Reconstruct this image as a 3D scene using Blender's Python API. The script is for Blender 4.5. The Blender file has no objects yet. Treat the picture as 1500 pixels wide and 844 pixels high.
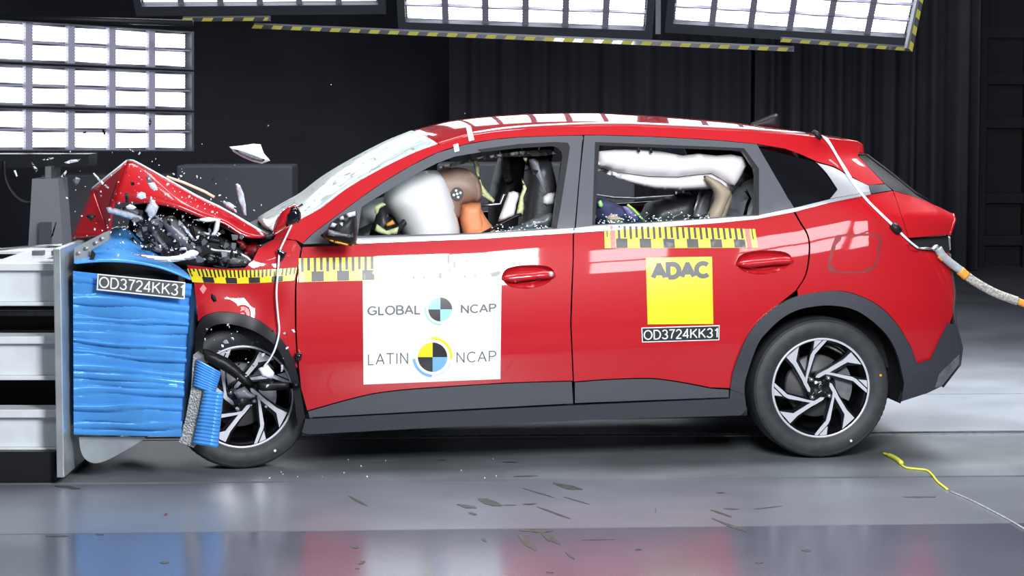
import bpy, math, random
import numpy as np
from mathutils import Vector, Matrix
from mathutils.geometry import delaunay_2d_cdt
random.seed(7)
S = bpy.context.scene
COL = S.collection
# ---------------------------------------------------------------- camera, world, lights, exposure
F, CX, CY = 3446.0, 750.0, 422.0
PITCH = math.radians(4.84)
H = 1.748
cd = bpy.data.cameras.new('camera'); cam = bpy.data.objects.new('camera', cd); COL.objects.link(cam)
cam.location = (0, 0, H); cam.rotation_euler = (math.pi / 2 - PITCH, 0, 0)
cd.sensor_width = 36; cd.lens = 36 * F / 1500; cd.clip_end = 200
S.camera = cam
w = bpy.data.worlds.new('hall_air'); S.world = w; w.use_nodes = True
w.node_tree.nodes['Background'].inputs[0].default_value = (0.75, 0.82, 1, 1)
w.node_tree.nodes['Background'].inputs[1].default_value = 0.10
S.view_settings.view_transform = 'Standard'; S.view_settings.look = 'None'
S.view_settings.exposure = 0.0; S.view_settings.gamma = 1.0
try: S.view_settings.use_curve_mapping = False
except Exception: pass
def lamp(name, loc, aim, sx, sy, power, col=(0.93, 0.96, 1)):
    l = bpy.data.lights.new(name, 'AREA'); l.shape = 'RECTANGLE'; l.size = sx; l.size_y = sy; l.energy = power; l.color = col
    o = bpy.data.objects.new(name, l); COL.objects.link(o); o.location = loc
    o.rotation_euler = (Vector(aim) - Vector(loc)).to_track_quat('-Z', 'Y').to_euler()
    return o
# floodlight banks of the hall on the camera's side and above the track (out of frame); the left fill is added
for i in range(3):
    for j in range(2):
        lamp('front_floodlight', (0.66 + 0.56 * j, 6.0, 2.35 + 0.60 * i), (0.0, 11, 0.9), 0.50, 0.52, 62)
for i in range(2):
    for j in range(2):
        lamp('side_floodlight', (3.2 + 0.8 * j, 6.0, 2.6 + 0.60 * i), (1.2, 11, 0.8), 0.68, 0.5, 14)
    lamp('side_floodlight', (2.15, 6.0, 2.6 + 0.60 * i), (0.8, 11, 0.8), 0.55, 0.5, 12)
lamp('left_fill_light', (-4.4, 5.0, 6.0), (-1.0, 11, 0.6), 2.0, 1.4, 80)  # fill light added to brighten the car's left part and the barrier
for j in range(4):
    lamp('ceiling_floodlight', (-2.6 + 1.9 * j, 11.6, 5.6), (-2.4 + 1.7 * j, 11.4, 0), 1.5, 1.6, 90)
tf = lamp('track_floodlight', (3.3, 13.6, 4.4), (3.0, 12.9, 0), 1.8, 1.0, 120); tf.data.spread = math.radians(80)

# ---------------------------------------------------------------- materials
def mat(name, col, rough=0.5, metal=0.0, coat=0.0, var=0.0, vscale=8.0, bump=0.0, bscale=30.0, trans=0.0, emit=0.0, spec=0.5, rvar=0.0):
    m = bpy.data.materials.new(name); m.use_nodes = True
    nt = m.node_tree; b = nt.nodes['Principled BSDF']
    b.inputs['Base Color'].default_value = (*col, 1); b.inputs['Roughness'].default_value = rough
    b.inputs['Metallic'].default_value = metal; b.inputs['Coat Weight'].default_value = coat
    b.inputs['Coat Roughness'].default_value = 0.03; b.inputs['Transmission Weight'].default_value = trans
    b.inputs['Specular IOR Level'].default_value = spec
    if emit:
        b.inputs['Emission Color'].default_value = (*col, 1); b.inputs['Emission Strength'].default_value = emit
    tc = nt.nodes.new('ShaderNodeTexCoord')
    if var or rvar:
        n = nt.nodes.new('ShaderNodeTexNoise'); n.inputs['Scale'].default_value = vscale; n.inputs['Detail'].default_value = 5
        nt.links.new(tc.outputs['Object'], n.inputs['Vector'])
        if var:
            r = nt.nodes.new('ShaderNodeValToRGB')
            r.color_ramp.elements[0].position = 0.3; r.color_ramp.elements[1].position = 0.7
            r.color_ramp.elements[0].color = (*[max(0, c * (1 - var)) for c in col], 1)
            r.color_ramp.elements[1].color = (*[min(1, c * (1 + var)) for c in col], 1)
            nt.links.new(n.outputs['Fac'], r.inputs['Fac']); nt.links.new(r.outputs['Color'], b.inputs['Base Color'])
        if rvar:
            mr = nt.nodes.new('ShaderNodeMapRange'); mr.inputs['To Min'].default_value = rough - rvar; mr.inputs['To Max'].default_value = rough + rvar
            nt.links.new(n.outputs['Fac'], mr.inputs['Value']); nt.links.new(mr.outputs['Result'], b.inputs['Roughness'])
    if bump:
        n2 = nt.nodes.new('ShaderNodeTexNoise'); n2.inputs['Scale'].default_value = bscale; n2.inputs['Detail'].default_value = 4
        nt.links.new(tc.outputs['Object'], n2.inputs['Vector'])
        bp = nt.nodes.new('ShaderNodeBump'); bp.inputs['Strength'].default_value = bump; bp.inputs['Distance'].default_value = 0.02
        nt.links.new(n2.outputs['Fac'], bp.inputs['Height']); nt.links.new(bp.outputs['Normal'], b.inputs['Normal'])
    return m
M = {}
M['red'] = mat('red_paint', (0.46, 0.007, 0.013), 0.45, 0.0, 1.0, spec=0.15)
M['red_in'] = mat('red_primer', (0.22, 0.006, 0.012), 0.45, var=0.3, vscale=20)
M['clad'] = mat('grey_cladding', (0.036, 0.039, 0.048), 0.5, var=0.08, vscale=60)
M['clad_door'] = mat('lit_grey_cladding', (0.065, 0.07, 0.08), 0.42)  # same cladding, lightened so its colour holds the reflection on the doors
M['frame'] = mat('satin_black_frame', (0.075, 0.08, 0.095), 0.42)
M['rubber'] = mat('tyre_rubber', (0.028, 0.03, 0.034), 0.6, var=0.25, vscale=25)
M['black'] = mat('black_plastic', (0.012, 0.012, 0.014), 0.45, spec=0.3)
M['gloss'] = mat('gloss_black', (0.006, 0.006, 0.008), 0.12, coat=0.6)
M['void'] = mat('dark_interior', (0.012, 0.012, 0.014), 0.8)
M['silver'] = mat('machined_alloy', (0.62, 0.63, 0.68), 0.32, 0.25)
M['steel'] = mat('steel', (0.45, 0.46, 0.48), 0.35, 0.9, var=0.2, vscale=30)
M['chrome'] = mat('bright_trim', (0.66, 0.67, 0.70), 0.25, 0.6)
M['white'] = mat('white_film', (0.86, 0.87, 0.88), 0.25, coat=0.5)
M['yellow'] = mat('yellow_film', (0.88, 0.70, 0.02), 0.3, coat=0.5)
M['ink'] = mat('black_print', (0.02, 0.021, 0.025), 0.35, coat=0.3)
M['grey_ink'] = mat('grey_print', (0.10, 0.105, 0.11), 0.4)
M['lblue_ink'] = mat('light_blue_print', (0.30, 0.62, 0.85), 0.35)
M['blue_ink'] = mat('blue_print', (0.20, 0.45, 0.80), 0.35)
M['pale_ink'] = mat('pale_print', (0.70, 0.72, 0.78), 0.35)
M['redtape'] = mat('red_tape', (0.8, 0.18, 0.17), 0.4, var=0.3, vscale=60)
M['blue'] = mat('blue_aluminium_sheet', (0.085, 0.34, 0.78), 0.22, 0.2, var=0.12, vscale=6, bump=0.10, bscale=14)
M['alu'] = mat('honeycomb_aluminium', (0.42, 0.43, 0.44), 0.45, 0.7, var=0.25, vscale=60, bump=0.6, bscale=120)
M['galv'] = mat('galvanised_plate', (0.58, 0.63, 0.64), 0.3, 0.6, var=0.15, vscale=7)
M['wsteel'] = mat('white_painted_steel', (0.74, 0.78, 0.80), 0.4, var=0.05, vscale=10)
M['fabric_bag'] = mat('airbag_fabric', (0.80, 0.76, 0.77), 0.85, bump=0.1, bscale=9)
M['white_bag'] = mat('white_airbag_fabric', (0.88, 0.89, 0.90), 0.8, bump=0.1, bscale=9)
M['skin_brown'] = mat('brown_vinyl', (0.30, 0.20, 0.155), 0.5, var=0.1, vscale=12)
M['orange'] = mat('orange_vinyl', (0.80, 0.30, 0.13), 0.5)
M['tan'] = mat('tan_vinyl', (0.34, 0.28, 0.20), 0.55, var=0.1, vscale=15)
M['seat'] = mat('black_leather', (0.022, 0.023, 0.027), 0.45, bump=0.1, bscale=60)
M['seat_grey'] = mat('grey_leather', (0.16, 0.17, 0.19), 0.45, bump=0.1, bscale=60)
M['lining'] = mat('headliner_cloth', (0.30, 0.29, 0.28), 0.9)
M['foam'] = mat('pale_green_foam', (0.62, 0.68, 0.36), 0.8, var=0.25, vscale=40)
M['navy'] = mat('navy_cloth', (0.02, 0.025, 0.08), 0.8, var=0.5, vscale=25)
M['plastic_grey'] = mat('grey_plastic', (0.13, 0.135, 0.15), 0.35, var=0.3, vscale=20)
M['plastic_white'] = mat('white_plastic', (0.80, 0.82, 0.86), 0.4)
M['plastic_clear'] = mat('broken_lens_plastic', (0.55, 0.58, 0.66), 0.12, coat=0.5, var=0.3, vscale=30)
M['orange_hose'] = mat('orange_sleeve', (0.85, 0.36, 0.05), 0.5)
M['braid'] = mat('grey_braided_sleeve', (0.42, 0.39, 0.36), 0.6, var=0.45, vscale=90, bump=0.5, bscale=90)
M['tape_grey'] = mat('grey_duct_tape', (0.35, 0.37, 0.40), 0.4, var=0.3, vscale=25)
M['cord'] = mat('yellow_cord', (0.70, 0.68, 0.06), 0.5)
M['amber'] = mat('amber_lens', (0.7, 0.35, 0.03), 0.2)
M['stain'] = mat('oil_stain', (0.055, 0.06, 0.057), 0.45, var=0.5, vscale=40)
M['curtain'] = mat('dark_curtain', (0.075, 0.076, 0.095), 0.85, var=0.1, vscale=3)
M['wallgrey'] = mat('grey_wall_panel', (0.075, 0.077, 0.09), 0.7, var=0.1, vscale=2)
M['walldark'] = mat('dark_wall', (0.075, 0.078, 0.10), 0.8, var=0.1, vscale=2)
M['wallfar'] = mat('far_dark_wall', (0.022, 0.023, 0.028), 0.8, var=0.1, vscale=2)
M['divider'] = mat('bloom_lit_divider', (0.33, 0.31, 0.40), 0.5)  # grey lightened to carry the bloom of the LED modules
M['lampframe'] = mat('lamp_frame_grey', (0.10, 0.105, 0.125), 0.4, 0.3)
M['disc'] = mat('brake_disc_iron', (0.10, 0.10, 0.105), 0.5, 0.5)
M['hoodedge'] = mat('red_paint_edge', (0.50, 0.006, 0.016), 0.2, 0.0, 1.0)

def glass_mat(name, tint, alpha, crack=0.0):
    m = bpy.data.materials.new(name); m.use_nodes = True; nt = m.node_tree
    out = nt.nodes['Material Output']; nt.nodes.remove(nt.nodes['Principled BSDF'])
    tr = nt.nodes.new('ShaderNodeBsdfTransparent'); tr.inputs[0].default_value = (*tint, 1)
    gl = nt.nodes.new('ShaderNodeBsdfGlossy'); gl.inputs['Roughness'].default_value = 0.02 + 0.06 * crack
    fr = nt.nodes.new('ShaderNodeFresnel'); fr.inputs['IOR'].default_value = 1.5
    mx = nt.nodes.new('ShaderNodeMixShader')
    ad = nt.nodes.new('ShaderNodeMath'); ad.operation = 'ADD'; ad.use_clamp = True; ad.inputs[1].default_value = alpha
    nt.links.new(fr.outputs[0], ad.inputs[0]); nt.links.new(ad.outputs[0], mx.inputs[0])
    nt.links.new(tr.outputs[0], mx.inputs[1]); nt.links.new(gl.outputs[0], mx.inputs[2])
    last = mx
    if crack:
        tc = nt.nodes.new('ShaderNodeTexCoord')
        v = nt.nodes.new('ShaderNodeTexVoronoi'); v.feature = 'DISTANCE_TO_EDGE'; v.inputs['Scale'].default_value = 3.2
        nz = nt.nodes.new('ShaderNodeTexNoise'); nz.inputs['Scale'].default_value = 3
        nt.links.new(tc.outputs['Object'], nz.inputs['Vector'])
        mixv = nt.nodes.new('ShaderNodeVectorMath'); mixv.operation = 'ADD'
        nt.links.new(tc.outputs['Object'], mixv.inputs[0]); nt.links.new(nz.outputs['Color'], mixv.inputs[1])
        nt.links.new(mixv.outputs[0], v.inputs['Vector'])
        bp = nt.nodes.new('ShaderNodeBump'); bp.inputs['Strength'].default_value = 0.12; bp.inputs['Distance'].default_value = 0.02
        nt.links.new(nz.outputs['Fac'], bp.inputs['Height']); nt.links.new(bp.outputs[0], gl.inputs['Normal'])
        lt = nt.nodes.new('ShaderNodeMath'); lt.operation = 'LESS_THAN'; lt.inputs[1].default_value = 0.022
        nt.links.new(v.outputs['Distance'], lt.inputs[0])
        dm_ = nt.nodes.new('ShaderNodeBsdfDiffuse'); dm_.inputs[0].default_value = (0.84, 0.93, 0.92, 1); m0 = nt.nodes.new('ShaderNodeMixShader'); m0.inputs[0].default_value = 0.55  # milky laminate layer, whitened further in place of lamp glare
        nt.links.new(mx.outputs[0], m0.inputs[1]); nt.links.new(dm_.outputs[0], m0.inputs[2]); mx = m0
        df = nt.nodes.new('ShaderNodeBsdfDiffuse'); df.inputs[0].default_value = (0.16, 0.22, 0.22, 1)
        m2 = nt.nodes.new('ShaderNodeMixShader')
        ml = nt.nodes.new('ShaderNodeMath'); ml.operation = 'MULTIPLY'; ml.inputs[1].default_value = 0.6
        nt.links.new(lt.outputs[0], ml.inputs[0]); nt.links.new(ml.outputs[0], m2.inputs[0])
        nt.links.new(mx.outputs[0], m2.inputs[1]); nt.links.new(df.outputs[0], m2.inputs[2]); last = m2
    nt.links.new(last.outputs[0], out.inputs[0])
    return m
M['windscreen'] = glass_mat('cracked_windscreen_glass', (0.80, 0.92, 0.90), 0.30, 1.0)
M['sideglass'] = glass_mat('side_glass', (0.75, 0.85, 0.85), 0.05)

def led_mat():
    m = bpy.data.materials.new('led_module'); m.use_nodes = True; nt = m.node_tree
    b = nt.nodes['Principled BSDF']; b.inputs['Base Color'].default_value = (0.6, 0.65, 0.75, 1)
    tc = nt.nodes.new('ShaderNodeTexCoord'); sp = nt.nodes.new('ShaderNodeSeparateXYZ'); nt.links.new(tc.outputs['Object'], sp.inputs[0])
    mu = nt.nodes.new('ShaderNodeMath'); mu.operation = 'MULTIPLY'; mu.inputs[1].default_value = 2 * math.pi / 0.02
    nt.links.new(sp.outputs['Z'], mu.inputs[0])
    sn = nt.nodes.new('ShaderNodeMath'); sn.operation = 'SINE'; nt.links.new(mu.outputs[0], sn.inputs[0])
    mr = nt.nodes.new('ShaderNodeMapRange'); mr.inputs['From Min'].default_value = -1; mr.inputs['To Min'].default_value = 0.4; mr.inputs['To Max'].default_value = LED
    nt.links.new(sn.outputs[0], mr.inputs['Value'])
    b.inputs['Emission Color'].default_value = (0.90, 0.95, 1, 1); nt.links.new(mr.outputs['Result'], b.inputs['Emission Strength'])
    return m
LED = 7.0
M['led'] = led_mat()

# ---------------------------------------------------------------- geometry helpers
def obj(name, verts, faces, m, parent=None, midx=None, smooth=False, normals=None):
    me = bpy.data.meshes.new(name)
    me.from_pydata([tuple(map(float, v)) for v in verts], [], [tuple(int(i) for i in f) for f in faces])
    for mm in (m if isinstance(m, (list, tuple)) else [m]): me.materials.append(mm)
    if midx is not None:
        for p, k in zip(me.polygons, midx): p.material_index = k
    if smooth: me.polygons.foreach_set('use_smooth', [True] * len(me.polygons))
    if normals is not None: me.normals_split_custom_set([tuple(map(float, n)) for n in normals])
    me.update()
    o = bpy.data.objects.new(name, me); COL.objects.link(o)
    if parent is not None: o.parent = parent
    return o
def empty(name, loc=(0, 0, 0), rz=0.0, parent=None):
    o = bpy.data.objects.new(name, None); COL.objects.link(o); o.location = loc; o.rotation_euler = (0, 0, rz)
    o.empty_display_size = 0.2
    if parent is not None: o.parent = parent
    return o
def tag(o, label, cat, group=None, kind=None):
    if label: o['label'] = label
    if cat: o['category'] = cat
    if group: o['group'] = group
    if kind: o['kind'] = kind
    return o
class MB:
    def __init__(s): s.v = []; s.f = []; s.m = []
    def add(s, v, f, k=0):
        b = len(s.v); s.v += [tuple(x) for x in v]; s.f += [tuple(i + b for i in q) for q in f]; s.m += [k] * len(f); return s
    def box(s, a, b, k=0):
        x0, y0, z0 = a; x1, y1, z1 = b
        return s.add([(x0, y0, z0), (x1, y0, z0), (x1, y1, z0), (x0, y1, z0), (x0, y0, z1), (x1, y0, z1), (x1, y1, z1), (x0, y1, z1)],
                     [(0, 3, 2, 1), (4, 5, 6, 7), (0, 1, 5, 4), (1, 2, 6, 5), (2, 3, 7, 6), (3, 0, 4, 7)], k)
    def tube(s, pts, r, n=8, k=0):
        pts = [Vector(p) for p in pts]; rs = r if isinstance(r, (list, tuple)) else [r] * len(pts)
        V = []; Fc = []; up = None
        for i, p in enumerate(pts):
            d = (pts[min(i + 1, len(pts) - 1)] - pts[max(i - 1, 0)]).normalized()
            if up is None: up = d.orthogonal().normalized()
            up = (up - d * up.dot(d)).normalized(); sd = d.cross(up)
            for j in range(n):
                a = 2 * math.pi * j / n; V.append(p + (up * math.cos(a) + sd * math.sin(a)) * rs[i])
        for i in range(len(pts) - 1):
            for j in range(n):
                Fc.append((i * n + j, i * n + (j + 1) % n, (i + 1) * n + (j + 1) % n, (i + 1) * n + j))
        Fc.append(tuple(range(n))[::-1]); Fc.append(tuple((len(pts) - 1) * n + j for j in range(n)))
        return s.add(V, Fc, k)
    def lathe(s, prof, n=48, k=0, c=(0, 0, 0)):
        # prof: (radius, y); axis = y
        V = []; Fc = []; L = len(prof)
        for i in range(n):
            a = 2 * math.pi * i / n
            for r, y in prof: V.append((c[0] + r * math.cos(a), c[1] + y, c[2] + r * math.sin(a)))
        for i in range(n):
            for j in range(L - 1):
                Fc.append((i * L + j, i * L + j + 1, ((i + 1) % n) * L + j + 1, ((i + 1) % n) * L + j))
        return s.add(V, Fc, k)
    def build(s, name, m, parent=None, smooth=False):
        return obj(name, s.v, s.f, m, parent, s.m, smooth)
def autosmooth(o, ang=35):
    o.data.polygons.foreach_set('use_smooth', [True] * len(o.data.polygons))
    o.data.set_sharp_from_angle(angle=math.radians(ang)); return o

def rays(px):
    px = np.asarray(px, float).reshape(-1, 2)
    dx = (px[:, 0] - CX) / F; dz = -(px[:, 1] - CY) / F; c, s = math.cos(PITCH), math.sin(PITCH)
    return np.stack([dx, c + dz * s, -s + dz * c], 1)
def at_depth(px, Y):
    r = rays(px); t = np.asarray(Y, float) / r[:, 1]; P = r * t[:, None] if np.ndim(t) else r * t
    P[:, 2] += H; return P
def on_floor(px, z=0.0):
    r = rays(px); t = (z - H) / r[:, 2]; P = r * t[:, None]; P[:, 2] += H; return P
def on_height(px, z): return on_floor(px, z)

# car frame
YAW = math.radians(8.0)
UX = np.array([math.cos(YAW), math.sin(YAW), 0]); UY = np.array([-math.sin(YAW), math.cos(YAW), 0])
contact = np.array([1.479, 11.046, 0.0])
ORG = contact - UX * 1.35 + UY * 0.86
def to_car(P):
    q = np.asarray(P) - ORG; return np.stack([q @ UX, q @ UY, q[..., 2]], -1)
def to_world(q):
    q = np.asarray(q); return ORG + q[..., :1] * UX + q[..., 1:2] * UY + q[..., 2:3] * np.array([0, 0, 1])
def at_y(px, y):
    """car-frame points where the view rays meet the lengthwise plane y of the car"""
    r = rays(px); C0 = np.array([0, 0, H]); n0 = (ORG - C0) @ UY
    t = (n0 + np.asarray(y, float)) / (r @ UY); return to_car(C0 + r * (t[:, None] if np.ndim(t) else t))

# side surface of the body: half width W(x, z)
bl = at_y([(400, 352), (445, 357), (523, 351), (700, 344), (840, 334), (950, 326), (1050, 319), (1160, 304), (1215, 293), (1275, 282)], -0.83)
gl_ = at_y([(640, 206), (690, 198), (740, 190), (800, 186), (830, 185), (900, 183), (950, 185), (1000, 187), (1100, 191), (1180, 198), (1215, 203), (1255, 208)], -0.60)
sl = at_y([(453, 637), (1083, 609)], -0.86)
sil = at_y([(1265, 200), (1265, 215), (1270, 227), (1309, 258), (1340, 283), (1369, 300), (1395, 313), (1398, 325), (1396, 345), (1397, 368), (1401, 420), (1402, 450), (1408, 510), (1405, 534), (1380, 571), (1340, 592)], -0.45)
sil = sil[np.argsort(sil[:, 2])]
wv = [(-0.5, .80), (-.15, .825), (0, .845), (.1, .866), (.14, .872), (.2, .874), (.38, .9035), (.50, .906), (.60, .9025), (.69, .894), (.79, .879), (.90, .855), (1.0, .824),
      (1.1, .806), (1.5, .722), (1.85, .652), (2.0, .624), (2.15, .596), (2.4, .53)]
_vx = np.linspace(-0.5, 2.4, 581); _vw = np.interp(_vx, [a for a, b in wv], [b for a, b in wv])
_k = np.exp(-0.5 * (np.arange(-20, 21) * 0.005 / 0.03) ** 2); _k /= _k.sum()
_vw = np.convolve(np.pad(_vw, 20, mode='edge'), _k, 'valid')
def W(x, z):
    x = np.asarray(x, float); z = np.asarray(z, float)
    zb = np.interp(x, bl[:, 0], bl[:, 2]); zr = np.interp(x, gl_[:, 0], gl_[:, 2])
    zs = np.interp(x, sl[:, 0], sl[:, 2])
    v = np.where(z < zb, (z - zs) / (zb - zs), 1 + (z - zb) / np.maximum(zr - zb, 0.05))
    wid = np.interp(v, _vx, _vw)
    wid = np.where(v > 1, 0.824 - (0.824 - wid) * np.clip((zr - zb) / 0.45, 0.3, 1), wid)
    xe = np.interp(z, sil[:, 2], sil[:, 0]); L = 0.62
    q = np.clip((x - (xe - L)) / L, 0, 1); d = 0.30
    wid = wid - d * (1 - np.sqrt(np.clip(1 - q * q, 0, 1)))
    wid = np.where(x > xe, -1.0, wid)
    fr = np.clip((-1.10 - x) / 0.35, 0, 1); fr = fr * fr * (3 - 2 * fr)
    wid = wid - 0.07 * np.clip((-1.35 - x) / 0.5, 0, 1.5) ** 2
    wid = wid + fr * (0.030 * np.sin(x * 12 + z * 6) * np.sin(z * 13 - x * 5 + 0.5) + 0.006 * np.sin(x * 26 - z * 17))
    return wid
def side(px, off=0.0):
    """car-frame points on the (offset) near body side"""
    px = np.asarray(px, float).reshape(-1, 2); r = rays(px); C0 = np.array([0, 0, H])
    rl = np.stack([r @ UX, r @ UY, r[:, 2]], 1); c = to_car(C0[None])[0]
    t0 = (-1.12 - c[1]) / rl[:, 1]; t1 = (-0.22 - c[1]) / rl[:, 1]
    def f(t):
        P = c + rl * t[:, None]; return P[:, 1] + W(P[:, 0], P[:, 2]) + off
    N = 140; lo = t0.copy(); hi = t1.copy(); found = np.zeros(len(px), bool); best = t1.copy(); bf = np.full(len(px), -9.0)
    prev = f(t0); pt = t0
    for i in range(1, N + 1):
        t = t0 + (t1 - t0) * i / N; v = f(t)
        new = (~found) & (v >= 0) & (prev < 0); lo = np.where(new, pt, lo); hi = np.where(new, t, hi); found |= new
        up = (v > bf) & (v > -0.9); best = np.where(up, t, best); bf = np.where(up, v, bf); prev = v; pt = t
    for _ in range(25):
        m = (lo + hi) / 2; v = f(m); hi = np.where(v >= 0, m, hi); lo = np.where(v < 0, m, lo)
    t = np.where(found, hi, best); return c + rl * t[:, None]
def snrm(x, z):
    e = 0.006; wx = (W(x + e, z) - W(x - e, z)) / (2 * e); wz = (W(x, z + e) - W(x, z - e)) / (2 * e)
    wx = np.clip(wx, -4, 4); wz = np.clip(wz, -4, 4)
    n = np.stack([-wx, -np.ones_like(wx), -wz], -1); return n / np.linalg.norm(n, axis=-1, keepdims=True)

def sm(pts, n=6):
    """smooth curve through points"""
    p = [np.array(q, float) for q in pts]; out = []
    p = [2 * p[0] - p[1]] + p + [2 * p[-1] - p[-2]]
    for i in range(1, len(p) - 2):
        for k in range(n):
            t = k / n; a, b, c, d = p[i - 1:i + 3]
            out.append(0.5 * ((2 * b) + (c - a) * t + (2 * a - 5 * b + 4 * c - d) * t * t + (3 * b - a - 3 * c + d) * t ** 3))
    out.append(p[-2]); return [tuple(o) for o in out]
def dense(poly, step):
    out = []; n = len(poly)
    for i in range(n):
        a = np.array(poly[i], float); b = np.array(poly[(i + 1) % n], float); k = max(1, int(np.ceil(np.linalg.norm(b - a) / step)))
        for j in range(k): out.append(a + (b - a) * j / k)
    res = []
    for q in out:
        if not res or np.linalg.norm(q - res[-1]) > step * 0.08: res.append(q)
    return np.array(res)
def inside(P, poly):
    P = np.asarray(P); x, y = P[:, 0], P[:, 1]; r = np.zeros(len(P), bool); n = len(poly)
    for i in range(n):
        x0, y0 = poly[i]; x1, y1 = poly[(i + 1) % n]
        c = ((y0 > y) != (y1 > y)); xi = (x1 - x0) * (y - y0) / ((y1 - y0) if y1 != y0 else 1e-12) + x0
        r ^= c & (x < xi)
    return r
def bdist(P, poly):
    P = np.asarray(P); d = np.full(len(P), 1e9); n = len(poly)
    for i in range(n):
        a = np.asarray(poly[i]); b = np.asarray(poly[(i + 1) % n]); ab = b - a
        t = np.clip(((P - a) @ ab) / max(ab @ ab, 1e-14), 0, 1); d = np.minimum(d, np.linalg.norm(P - (a + t[:, None] * ab), axis=1))
    return d
def area(p):
    p = np.asarray(p); q = np.roll(p, -1, 0); return 0.5 * np.sum(p[:, 0] * q[:, 1] - q[:, 0] * p[:, 1])
def inset(poly, g):
    p = np.asarray(poly, float); s = 1 if area(p) > 0 else -1
    a = np.roll(p, 1, 0); b = np.roll(p, -1, 0)
    e1 = p - a; e2 = b - p; e1 /= np.maximum(np.linalg.norm(e1, axis=1, keepdims=True), 1e-12); e2 /= np.maximum(np.linalg.norm(e2, axis=1, keepdims=True), 1e-12)
    n = np.stack([-(e1[:, 1] + e2[:, 1]), e1[:, 0] + e2[:, 0]], 1) * s; n /= np.maximum(np.linalg.norm(n, axis=1, keepdims=True), 1e-9)
    return p + n * g
def fill(poly, holes=(), step=0.03):
    """triangulate a 2-D polygon with interior grid points -> verts, tris (CCW), loops"""
    loops = [np.asarray(poly)] + [np.asarray(h) for h in holes]
    V = []; E = []
    for L in loops:
        b = len(V); V += [tuple(q) for q in L]; E += [(b + i, b + (i + 1) % len(L)) for i in range(len(L))]
    lo = loops[0].min(0); hi = loops[0].max(0)
    gx, gy = np.meshgrid(np.arange(lo[0] + step / 2, hi[0], step), np.arange(lo[1] + step / 2, hi[1], step)); gx = gx + (np.arange(gx.shape[0]) % 2)[:, None] * step / 2
    G = np.stack([gx.ravel(), gy.ravel()], 1)
    if len(G):
        k = inside(G, loops[0])
        for h in loops[1:]: k &= ~inside(G, h)
        G = G[k]
        if len(G):
            k = np.ones(len(G), bool)
            for L in loops: k &= bdist(G, L) > step * 0.45
            V += [tuple(q) for q in G[k]]
    ov, oe, of, *_ = delaunay_2d_cdt([Vector(v) for v in V], E, [], 0, 1e-7)
    ov = np.array([tuple(v) for v in ov]); of = [f for f in of if len(f) == 3]
    cen = np.array([ov[list(f)].mean(0) for f in of]); k = inside(cen, loops[0])
    for h in loops[1:]: k &= ~inside(cen, h)
    T = [tuple(f) for f, q in zip(of, k) if q]
    T = [f if area(ov[list(f)]) > 0 else f[::-1] for f in T]
    return ov, T, loops
def edges_of(T):
    c = {}
    for f in T:
        for i in range(3):
            e = (f[i], f[(i + 1) % 3]); c[e] = 1
    return [e for e in c if (e[1], e[0]) not in c]

CARP = []
def panel(name, outline, m, parent, off=0.0, th=0.012, step=0.035, holes=(), gap=0.0012, mirror=False, flat=False, soft=0.003):
    """sheet-metal panel following the body side; outline in picture pixels of the near side"""
    lo = dense(outline, 7.0); L = side(lo, off)[:, [0, 2]]
    if gap: L = inset(L, gap)
    HL = []
    for h in holes:
        q = side(dense(h, 7.0), off)[:, [0, 2]]; HL.append(inset(q, -gap) if gap else q)
    V2, T, loops = fill(L, HL, step)
    x, z = V2[:, 0], V2[:, 1]; nb = len(V2)
    wv_ = W(x, z); wv_ = np.where(wv_ < 0, 0.45, wv_); y = -wv_ - off
    N = snrm(x, z)
    be = edges_of(T); bset = sorted({i for e in be for i in e}); y2 = y.copy()
    y2[bset] += min(soft, th * 0.5)
    A = np.stack([x, y2, z], 1); B = np.stack([x, y + th, z], 1)
    verts = np.concatenate([A, B]); faces = []; nr = []
    for f in T:   # CCW in (x,z) seen from -y : outward normal is -y
        faces.append(f); nr += [N[i] for i in f]
    for f in T:
        faces.append((f[2] + nb, f[1] + nb, f[0] + nb)); nr += [-N[i] for i in f[::-1]]
    for a, b in be:
        faces.append((b, a, a + nb, b + nb)); d = verts[b] - verts[a]; n = np.array([d[2], 0, -d[0]]); n /= max(np.linalg.norm(n), 1e-9)
        nr += [n] * 4
    o = obj(name, verts, faces, m, parent, None, True, nr)
    if mirror:
        mv = verts * np.array([1, -1, 1]); mf = [f[::-1] for f in faces]; mn = []; k = 0
        for f in faces:
            c = nr[k:k + len(f)][::-1]; k += len(f); mn += [np.array(q) * np.array([1, -1, 1]) for q in c]
        obj(name, mv, mf, m, parent, None, True, mn)
    return o

def inflate(name, outline, y, T, m, parent=None, D=None, step=0.025, coord='car', bias=1.0, mb=None, k=0, power=0.5):
    """a padded, rounded solid with the given outline, centred on lengthwise plane y (car) or depth (world)"""
    P = at_y(dense(outline, 5.0), y) if coord == 'car' else at_depth(dense(outline, 5.0), y)
    L = P[:, [0, 2]]; yc = y if coord == 'car' else y
    V2, Tn, loops = fill(L, [], step); d = bdist(V2, L)
    D = D or max(d.max(), 1e-4)
    q = np.clip(d / D, 0, 1); t = T * np.power(np.clip(1 - (1 - q) ** 2, 0, 1), power); nb = len(V2)
    be = {i for e in edges_of(Tn) for i in e}
    A = np.stack([V2[:, 0], yc - t, V2[:, 1]], 1); B = np.stack([V2[:, 0], yc + t * bias, V2[:, 1]], 1)
    mp = {i: (i if i in be else i + nb) for i in range(nb)}
    F_ = list(Tn) + [tuple(mp[i] for i in f[::-1]) for f in Tn]
    verts = np.concatenate([A, B])
    if mb is not None: mb.add(verts, F_, k); return None
    o = obj(name, verts, F_, m, parent, None, True); return o
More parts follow.
